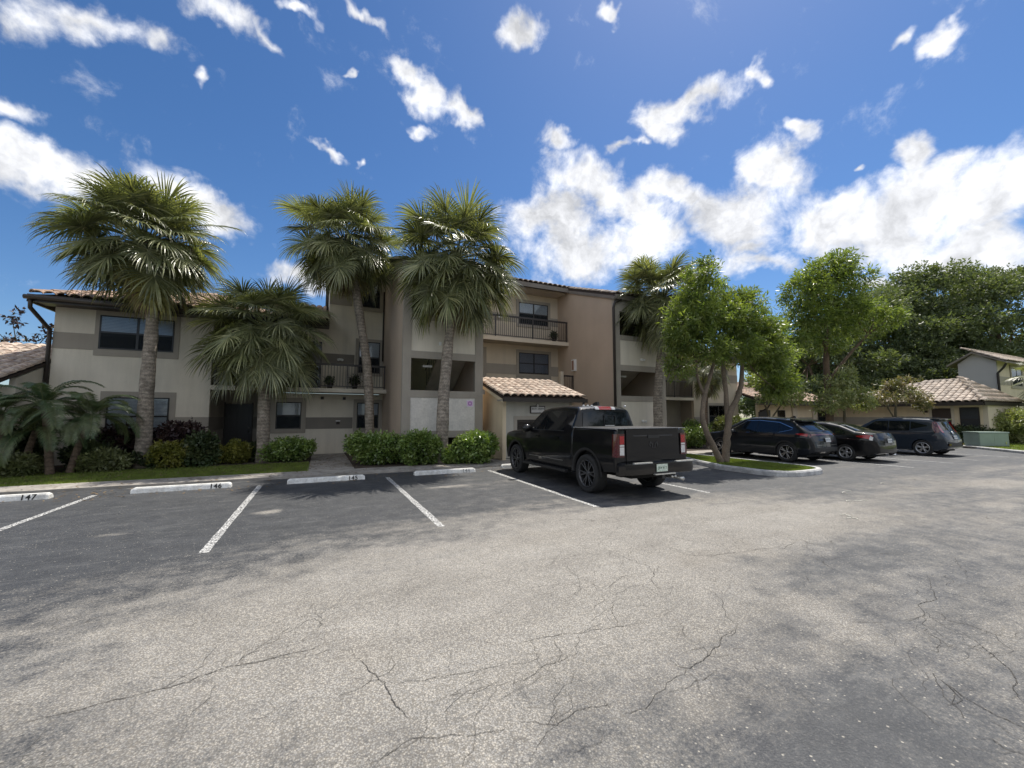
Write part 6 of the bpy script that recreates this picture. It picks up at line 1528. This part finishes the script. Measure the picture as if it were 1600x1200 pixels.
M['leaf_y'] = leafmat('yellow_shrub_leaf', (.14, .15, .03), (.22, .21, .05), .4, .3)
M['leaf_p'] = leafmat('purple_shrub_leaf', (.035, .020, .024), (.06, .035, .03), .45, .15)
M['leaf_cr'] = leafmat('pale_variegated_leaf', (.20, .22, .10), (.09, .11, .04), .45, .25)
M['leaf_t'] = leafmat('far_tree_leaf', (.11, .145, .075), (.17, .20, .10), .5, .35, var=.35)

def puffs_rand(c, R, n, r0, r1, seed, flat=1.0):
    g = random.Random(seed); out = []
    for k in range(n):
        a = g.uniform(0, 6.283); u = g.uniform(-1, 1); q = g.uniform(.35, .95); s_ = math.sqrt(1 - u * u); rr = g.uniform(r0, r1)
        out.append((c[0] + R[0] * s_ * math.cos(a) * q, c[1] + R[1] * s_ * math.sin(a) * q, c[2] + R[2] * u * q, rr, rr, rr * flat * .75))
    return out

# island tree: two crooked trunks from one root
b0 = (12.40, 9.6, .11)
limbs = [([(0, 0, 0), (-.25, 0, .45), (-.65, 0, 1.0), (-.83, 0, 1.6), (-.55, .1, 2.35), (-.05, .15, 3.2), (.1, .1, 4.0)], .115, .05),
         ([(.18, -.02, 0), (.30, 0, .5), (.45, 0, 1.3), (.55, 0, 1.75), (1.15, 0, 2.4), (1.30, 0, 3.1), (1.5, .1, 3.8)], .13, .06),
         ([(.5, .05, 1.2), (.62, .15, 2.2), (.60, .2, 3.1), (.5, .2, 4.0)], .09, .06),
         ([(-.55, .1, 2.3), (-.9, .1, 2.9), (-1.0, 0, 3.5)], .05, .03)]
pf = [(-.9, .1, 5.1, .9, .95, .75), (-1.3, 0, 4.3, .75, .8, .65), (-.35, .2, 5.9, .8, .9, .6), (.35, 0, 4.9, .95, 1.0, .75), (1.3, .0, 5.45, .9, .95, .7), (1.6, -.1, 4.6, 1.0, 1.0, .75), (2.5, .0, 4.7, .8, .9, .6), (-.5, .1, 6.5, .5, .6, .5), (-.2, 0, 7.0, .28, .3, .28), (1.7, .2, 6.05, .45, .5, .35),
      (3.0, 0, 4.0, .7, .8, .6), (2.2, -.3, 3.65, .7, .8, .5), (.6, -.4, 3.95, .8, .8, .5), (-.6, -.3, 3.8, .7, .7, .45), (3.5, .1, 2.9, .65, .7, .55), (4.1, .3, 3.5, .6, .7, .5), (3.8, .2, 4.3, .45, .5, .35), (2.9, -.2, 2.55, .55, .6, .4), (-1.75, .1, 3.2, .45, .5, .4), (3.0, .4, 4.9, .5, .6, .5), (-1.7, 0, 4.6, .45, .6, .5)]
tree('island_tree', 'twin crooked trunk tree with dense bright crown on the kerbed island', b0, limbs, pf, 90000, .19, .045, M['leaf_a'], M['bark_grey'], 11, shell=.45, twigs=5)
# taller tree behind the crossover
tree('tall_tree', 'tall round headed tree rising behind the crossover and sedan', (25.6, 12.9, .05), [([(0, 0, 0), (.1, 0, 2.5), (0, 0, 5), (.3, 0, 7)], .22, .10), ([(0, 0, 3.5), (1.6, -.4, 5.2), (2.6, -.9, 6.3)], .11, .05)],
     [(0, 0, 9.6, 1.5, 1.5, 1.0), (1.0, -.3, 10.3, 1.2, 1.2, .8), (-1.2, .2, 8.6, 1.35, 1.3, 1.0), (.8, 0, 8.4, 1.5, 1.5, 1.1), (1.9, -.6, 9.4, 1.1, 1.1, .9), (-.9, .3, 7.3, 1.3, 1.3, .9), (.5, 0, 6.9, 1.5, 1.4, .9), (1.9, -.6, 7.4, 1.1, 1.1, .8),
      (3.0, -1.0, 7.6, 1.0, 1.0, .65), (3.9, -1.3, 7.3, .8, .9, .55), (2.6, -.8, 6.5, .9, .9, .5), (-1.9, .5, 6.2, 1.0, 1.0, .7), (-.3, 0, 5.6, 1.1, 1.1, .6)], 60000, .24, .07, M['leaf_a'], M['bark_brown'], 12, shell=.5, twigs=2)
tree('small_tree', 'small open spreading tree behind the roof of the crossover', (21.9, 13.9, .05), [([(0, 0, 0), (.05, 0, 1.6), (-.4, 0, 2.4)], .07, .04), ([(.05, 0, 1.4), (.8, -.2, 2.3)], .05, .03)],
     [(-.8, 0, 3.5, .9, .9, .4), (.4, 0, 3.9, .9, .9, .45), (1.4, -.3, 3.3, .9, .9, .35), (-.2, -.3, 2.7, .8, .8, .3), (1.2, -.4, 2.5, .8, .8, .25), (2.1, -.3, 2.8, .6, .6, .25), (.2, .5, 4.6, .8, .8, .4)], 9500, .22, .085, M['leaf_c'], M['stem'], 13, shell=.3, twigs=5)
tree('small_tree', 'small leafy yellow green tree just left of the pale boxy car', (25.6, 12.2, .05), [([(0, 0, 0), (0, 0, 1.4), (.1, 0, 2.4)], .08, .05)],
     [(-.7, 0, 2.6, .9, .9, .5), (.5, 0, 2.9, .95, .95, .55), (-.1, 0, 3.6, .85, .85, .5), (1.2, -.2, 2.4, .7, .7, .4), (-1.2, .2, 2.2, .6, .6, .35), (.2, -.2, 4.1, .5, .5, .35)], 10000, .2, .07, M['leaf_c'], M['stem'], 14, shell=.4, twigs=4)
tree('small_tree', 'flat topped small tree with pinkish blossom over the boxy car', (29.8, 11.7, .05), [([(0, 0, 0), (0, 0, 1.5), (.2, 0, 2.4)], .08, .05), ([(0, 0, 1.4), (-.8, .1, 2.4)], .05, .03)],
     [(-.9, 0, 2.7, .9, .9, .35), (.4, -.1, 3.1, .9, .9, .35), (1.4, -.3, 2.8, .8, .8, .3), (-1.7, .3, 2.5, .7, .7, .25), (.9, -.3, 3.7, .6, .6, .25), (-.2, 0, 3.4, .6, .6, .3), (2.0, -.5, 2.3, .5, .5, .3)], 11000, .17, .07, M['leaf_d'], M['stem'], 15, shell=.35, twigs=5)

def far_tree(label, x, y, h, w, seed, n=26000, m='leaf_t'):
    r = random.Random(seed); P = []
    for k in range(32):                                             # flat layered sprays
        a = r.uniform(0, 6.283); q = math.sqrt(r.random()); zz = r.uniform(.28, 1.0); ww = w * math.sin(min(1, (1.12 - zz) * 2.0) * math.pi / 2)
        s_ = r.uniform(.22, .38) * w; P.append((math.cos(a) * q * ww * .85, math.sin(a) * q * ww * .85, h * zz - s_ * .3, s_, s_, s_ * .5))
    tree('shade_tree', label, (x, y, -.05), [([(0, 0, 0), (.3, 0, h * .3), (0, .2, h * .6)], .4, .2), ([(.2, 0, h * .25), (w * .4, 0, h * .6)], .22, .1), ([(.2, 0, h * .25), (-w * .4, 0, h * .6)], .22, .1)], P, int(n * 1.7), .34, .15, M[m], M['bark_brown'], seed, 'tall shade trees behind the low tiled buildings', shell=.3, cluster=6, droop=.1, cull=-.7)
far_tree('dark shade tree furthest left of the row beyond the tiled roofs', 48, 25, 11.5, 6.5, 31)
far_tree('broad dark shade tree with layered branches behind the end building', 54, 22.5, 15.5, 7.5, 32, 34000)
far_tree('tallest dark shade tree rising between end building and gabled house', 61, 21, 18.5, 8.5, 33, 40000)
far_tree('dark shade tree rising behind the gabled house', 66, 16.5, 18.0, 8.0, 34, 34000)
far_tree('dark shade tree at the far right beyond the gabled house', 70, 10, 17.5, 8.0, 35, 22000)
far_tree('mid height dark tree showing between the two nearer leafy trees', 42, 21.5, 10.5, 5.5, 39, 26000)
far_tree('low dark tree closing the gap behind the garden building', 44, 26, 8.5, 5.5, 36, 26000)
far_tree('low dark tree filling in beneath the layered shade tree', 52, 20.5, 9.0, 6.0, 37, 30000)
far_tree('low dark tree directly behind the end building roof', 57, 17.5, 9.5, 5.5, 38, 26000)
for k_, (x_, y_, h_) in enumerate(((68, -4, 15), (58, -20, 14), (42, -33, 13), (20, -42, 13), (-4, -44, 14), (-28, -38, 13))):  # trees out of view, added to darken the horizon reflected in the cars
    far_tree(('unseen shade tree added for reflections, out past the right edge', 'unseen shade tree added for reflections, far off behind on the right', 'unseen shade tree added for reflections, at the far corner of the lot', 'unseen shade tree added for reflections, opposite the apartment building', 'broad unseen shade tree added for reflections, behind the viewpoint', 'unseen shade tree added for reflections, opposite the left wing')[k_], x_, y_, h_, 7.5, 60 + k_, 9000)
tree('shrub', 'sparse purple leaved shrub showing over the left low roof', (-11.6, 24.5, 0), [([(0, 0, 0), (0, 0, 4.3)], .08, .04), ([(0, 0, 3.8), (.9, 0, 5.6)], .03, .01), ([(0, 0, 3.8), (-.4, 0, 5.9)], .03, .01)],
     [(-.6, 0, 5.0, .9, .8, .45), (.8, 0, 5.3, .5, .4, .5), (-.3, 0, 5.9, .4, .4, .4), (1.5, 0, 4.8, .6, .5, .25), (.4, 0, 4.6, 1.1, .8, .35), (2.3, 0, 4.6, .5, .5, .2)], 1500, .2, .1, M['leaf_p2'] if 'leaf_p2' in M else M['leaf_p'], M['stem'], 16, cat='shrub', shell=.2, twigs=4)

def shrub(label, c, R, n, ln, wd, m, seed, name='shrub', cat='shrub', z0=.06, lumps=9):
    g = random.Random(seed); pf = [(0, 0, R[2] * .55, R[0] * .85, R[1] * .85, R[2] * .52)]
    for k in range(lumps):
        a = g.uniform(0, 6.283); q = g.uniform(.4, .8); s_ = g.uniform(.28, .45)
        pf.append((R[0] * q * math.cos(a), R[1] * q * math.sin(a), R[2] * g.uniform(.35, .8), R[0] * s_, R[1] * s_, R[2] * s_ * .8))
    T = thing(name, label, cat, (c[0], c[1], z0)); st = MB()
    for k in range(12): a = g.uniform(0, 6.283); st.tube([(g.uniform(-.15, .15) * R[0], g.uniform(-.15, .15) * R[1], -.02), (R[0] * .7 * math.cos(a), R[1] * .7 * math.sin(a), R[2] * g.uniform(.5, .9))], [.016, .006], 5)
    st.build('stems', M['stem'], T); V, F = leaf_cloud(pf, int(n * 1.25), ln, wd, .5, seed, .0, 4, 0, -.9); V[:, 2] = np.maximum(V[:, 2], .0)
    link('foliage', mesh_from('foliage', V, F, [m]), T); return T
shrub('clipped green hedge bush right of the entrance path', (1.95, 14.6), (.95, .75, .95), 15000, .12, .07, M['leaf_h'], 51)
shrub('clipped green hedge bush left of the tower palm', (3.05, 14.0), (.72, .65, 1.0), 13000, .12, .07, M['leaf_h'], 52)
shrub('sunlit bright hedge bush between the tower palm and the meter room', (5.0, 13.6), (.78, .65, .98), 14000, .12, .07, M['leaf_h'], 53)
shrub('low bright hedge bush at the foot of the tower palm', (4.32, 13.75), (.45, .4, .55), 4500, .12, .07, M['leaf_h'], 54)
shrub('dark green shrub left of the entrance path', (-.95, 16.9), (.95, .6, .78), 9000, .10, .055, M['leaf_h'], 55)
shrub('rounded yellow green shrub by the dark entry door', (-2.55, 16.9), (.42, .4, .72), 5000, .09, .05, M['leaf_y'], 56)
shrub('smaller yellow green shrub left of the rounded one', (-3.25, 16.9), (.42, .4, .62), 4500, .09, .05, M['leaf_y'], 57)
shrub('tall purple leaved shrub below the lower left window', (-4.15, 17.3), (.75, .6, 1.35), 7000, .13, .075, M['leaf_p'], 58)
shrub('dark glossy shrub with pale leaf edges by the left wing corner', (-3.55, 16.5), (.45, .45, 1.0), 4000, .14, .08, M['leaf_dk'] if 'leaf_dk' in M else M['leaf_b'], 59)
shrub('low olive shrub right of the thick palm trunk', (-4.2, 16.3), (.55, .4, .75), 3800, .13, .06, M['leaf_y2'] if 'leaf_y2' in M else M['leaf_y'], 60)
shrub('pale variegated shrub left of the thick palm trunk', (-5.75, 16.3), (.6, .4, .55), 3800, .14, .06, M['leaf_cr'], 61)
shrub('olive green shrub under the bushy feather palm', (-6.3, 16.6), (.5, .4, .8), 3800, .13, .06, M['leaf_b'], 62)
shrub('pale variegated ground shrub at the left edge', (-7.5, 15.9), (.5, .4, .5), 3200, .14, .06, M['leaf_cr'], 63)
shrub('dark shrub mass in the left corner behind the ground shrub', (-8.2, 16.7), (1.0, .6, 1.3), 7000, .14, .07, M['leaf_b'], 64)
shrub('dark purple shrub between the feather palm and the left window', (-5.5, 17.6), (.9, .5, 1.25), 6000, .14, .07, M['leaf_p'], 65)
shrub('dark hedge left of the boxed planting at the right wing', (19.6, 16.8), (1.0, .7, 1.3), 7000, .10, .055, M['leaf_h'], 66)
shrub('low sunlit hedge in front of the right wing window', (22.2, 16.6), (1.3, .6, 1.55), 8000, .12, .06, M['leaf_cr'], 67)
shrub('hedge behind the crossover bonnet', (17.5, 15.2), (1.2, .7, 1.0), 7000, .10, .055, M['leaf_h'], 68)
shrub('big grey green oleander at the right edge behind the utility box', (37.0, 9.0), (2.4, 1.6, 1.9), 22000, .17, .055, M['leaf_ol'] if 'leaf_ol' in M else M['leaf_c'], 69)
shrub('dark low bushes under the end building window', (33.6, 10.0), (.8, 1.1, 1.0), 7000, .12, .06, M['leaf_b'], 70)

# fallen twigs and petals on the asphalt
def litter():
    r = random.Random(5)
    for k, (x, y, s_) in enumerate(((10.9, 5.15, .5), (10.0, 4.45, .35), (8.2, 3.9, .3), (12.8, 5.4, .25), (8.05, 3.75, .25), (9.7, 4.6, .2))):
        a = r.uniform(0, 3); pts = []
        for i in range(6): pts.append((x + math.cos(a) * s_ * i / 5, y + math.sin(a) * s_ * i / 5 * .5, .007)); a += r.uniform(-.3, .5)
        tag(MB().tube(pts, .007, 5).build('dry_stem', M['dry'], None), ('long dry stem lying farthest right on the worn asphalt', 'curved dry stem near the middle of the worn patch', 'dry stem nearest the viewer below the parked cars', 'short dry stem lying off towards the sedan', 'tiny dry stem touching the nearest one', 'small dry stem beside the curved one')[k], 'fallen stem', 'dry stems littering the asphalt')
M['dry'] = mat('dry_stem', (.62, .60, .52), .8, .1, 5)
litter()

# leaf litter on the beds, the walk and the asphalt below the palms
def leaf_litter():
    g = np.random.default_rng(9); n = 5200
    x = g.uniform(-9, 6, n); y = np.where(g.random(n) < .8, g.uniform(14.0, 18.6, n), g.uniform(11.2, 13.7, n)); z = np.where(y > 13.75, .075, np.where(y > 12.75, .066, .008))
    a = g.uniform(0, 6.283, n); l = g.uniform(.02, .07, n); w = l * g.uniform(.2, .5, n); t = g.uniform(-.2, .35, n)
    c = np.stack([x, y, z], 1); u = np.stack([np.cos(a), np.sin(a), t], 1) * l[:, None]; v = np.stack([-np.sin(a), np.cos(a), 0 * a], 1) * w[:, None]
    V = np.stack([c - v, c + u, c + v, c - u * .6 + np.array([0, 0, .004])], 1).reshape(-1, 3); V[:, 2] = np.maximum(V[:, 2], np.repeat(z, 4) - .01)
    o = link('leaf_litter', mesh_from('leaf_litter', V, np.arange(4 * n).reshape(-1, 4), [M['litter']])); tag(o, 'dry brown fallen leaves scattered over beds and walkway', 'leaf litter', kind='stuff')
M['litter'] = mat('dry_leaf', (.22, .16, .09), .9, .4, 9, col2=(.12, .08, .05))
leaf_litter()
shrub('dark low shrub between the yellow shrubs and the short palm', (-2.05, 17.5), (.45, .4, .6), 3600, .11, .055, M['leaf_b'], 81)
shrub('low dark ground shrub in front of the purple shrub', (-4.75, 16.7), (.5, .4, .55), 3600, .12, .055, M['leaf_b'], 82)
shrub('low dark shrub at the foot of the left window', (-6.4, 17.6), (.8, .5, .9), 5000, .13, .06, M['leaf_b'], 83)

def pot(label, x, y, z, h, seed):
    T = thing('plant_pot', label, 'potted plant', (x, y, z)); MB().lathe([(0, 0), (.09, 0), (.13, .22), (.14, .24), (.12, .24), (0, .22)], (0, 0, 0), (0, 0, 1), 14).build('pot', M['brown'], T, True)
    V, F = leaf_cloud([(0, 0, .24 + h * .5, .18, .18, h * .55)], 420, .13, .05, .2, seed, 0, 4, 0, -2); link('foliage', mesh_from('foliage', V, F, [M['leaf_b']]), T)
pot('small potted plant behind the second floor railing, left of the leaning palm', .35, 19.0, F2, .22, 1)
pot('potted plant behind the second floor railing beside the leaning palm trunk', 1.35, 19.05, F2, .3, 2)
pot('potted plant on the third floor balcony near the tan side wall', 11.6, 19.1, F3, .35, 3)
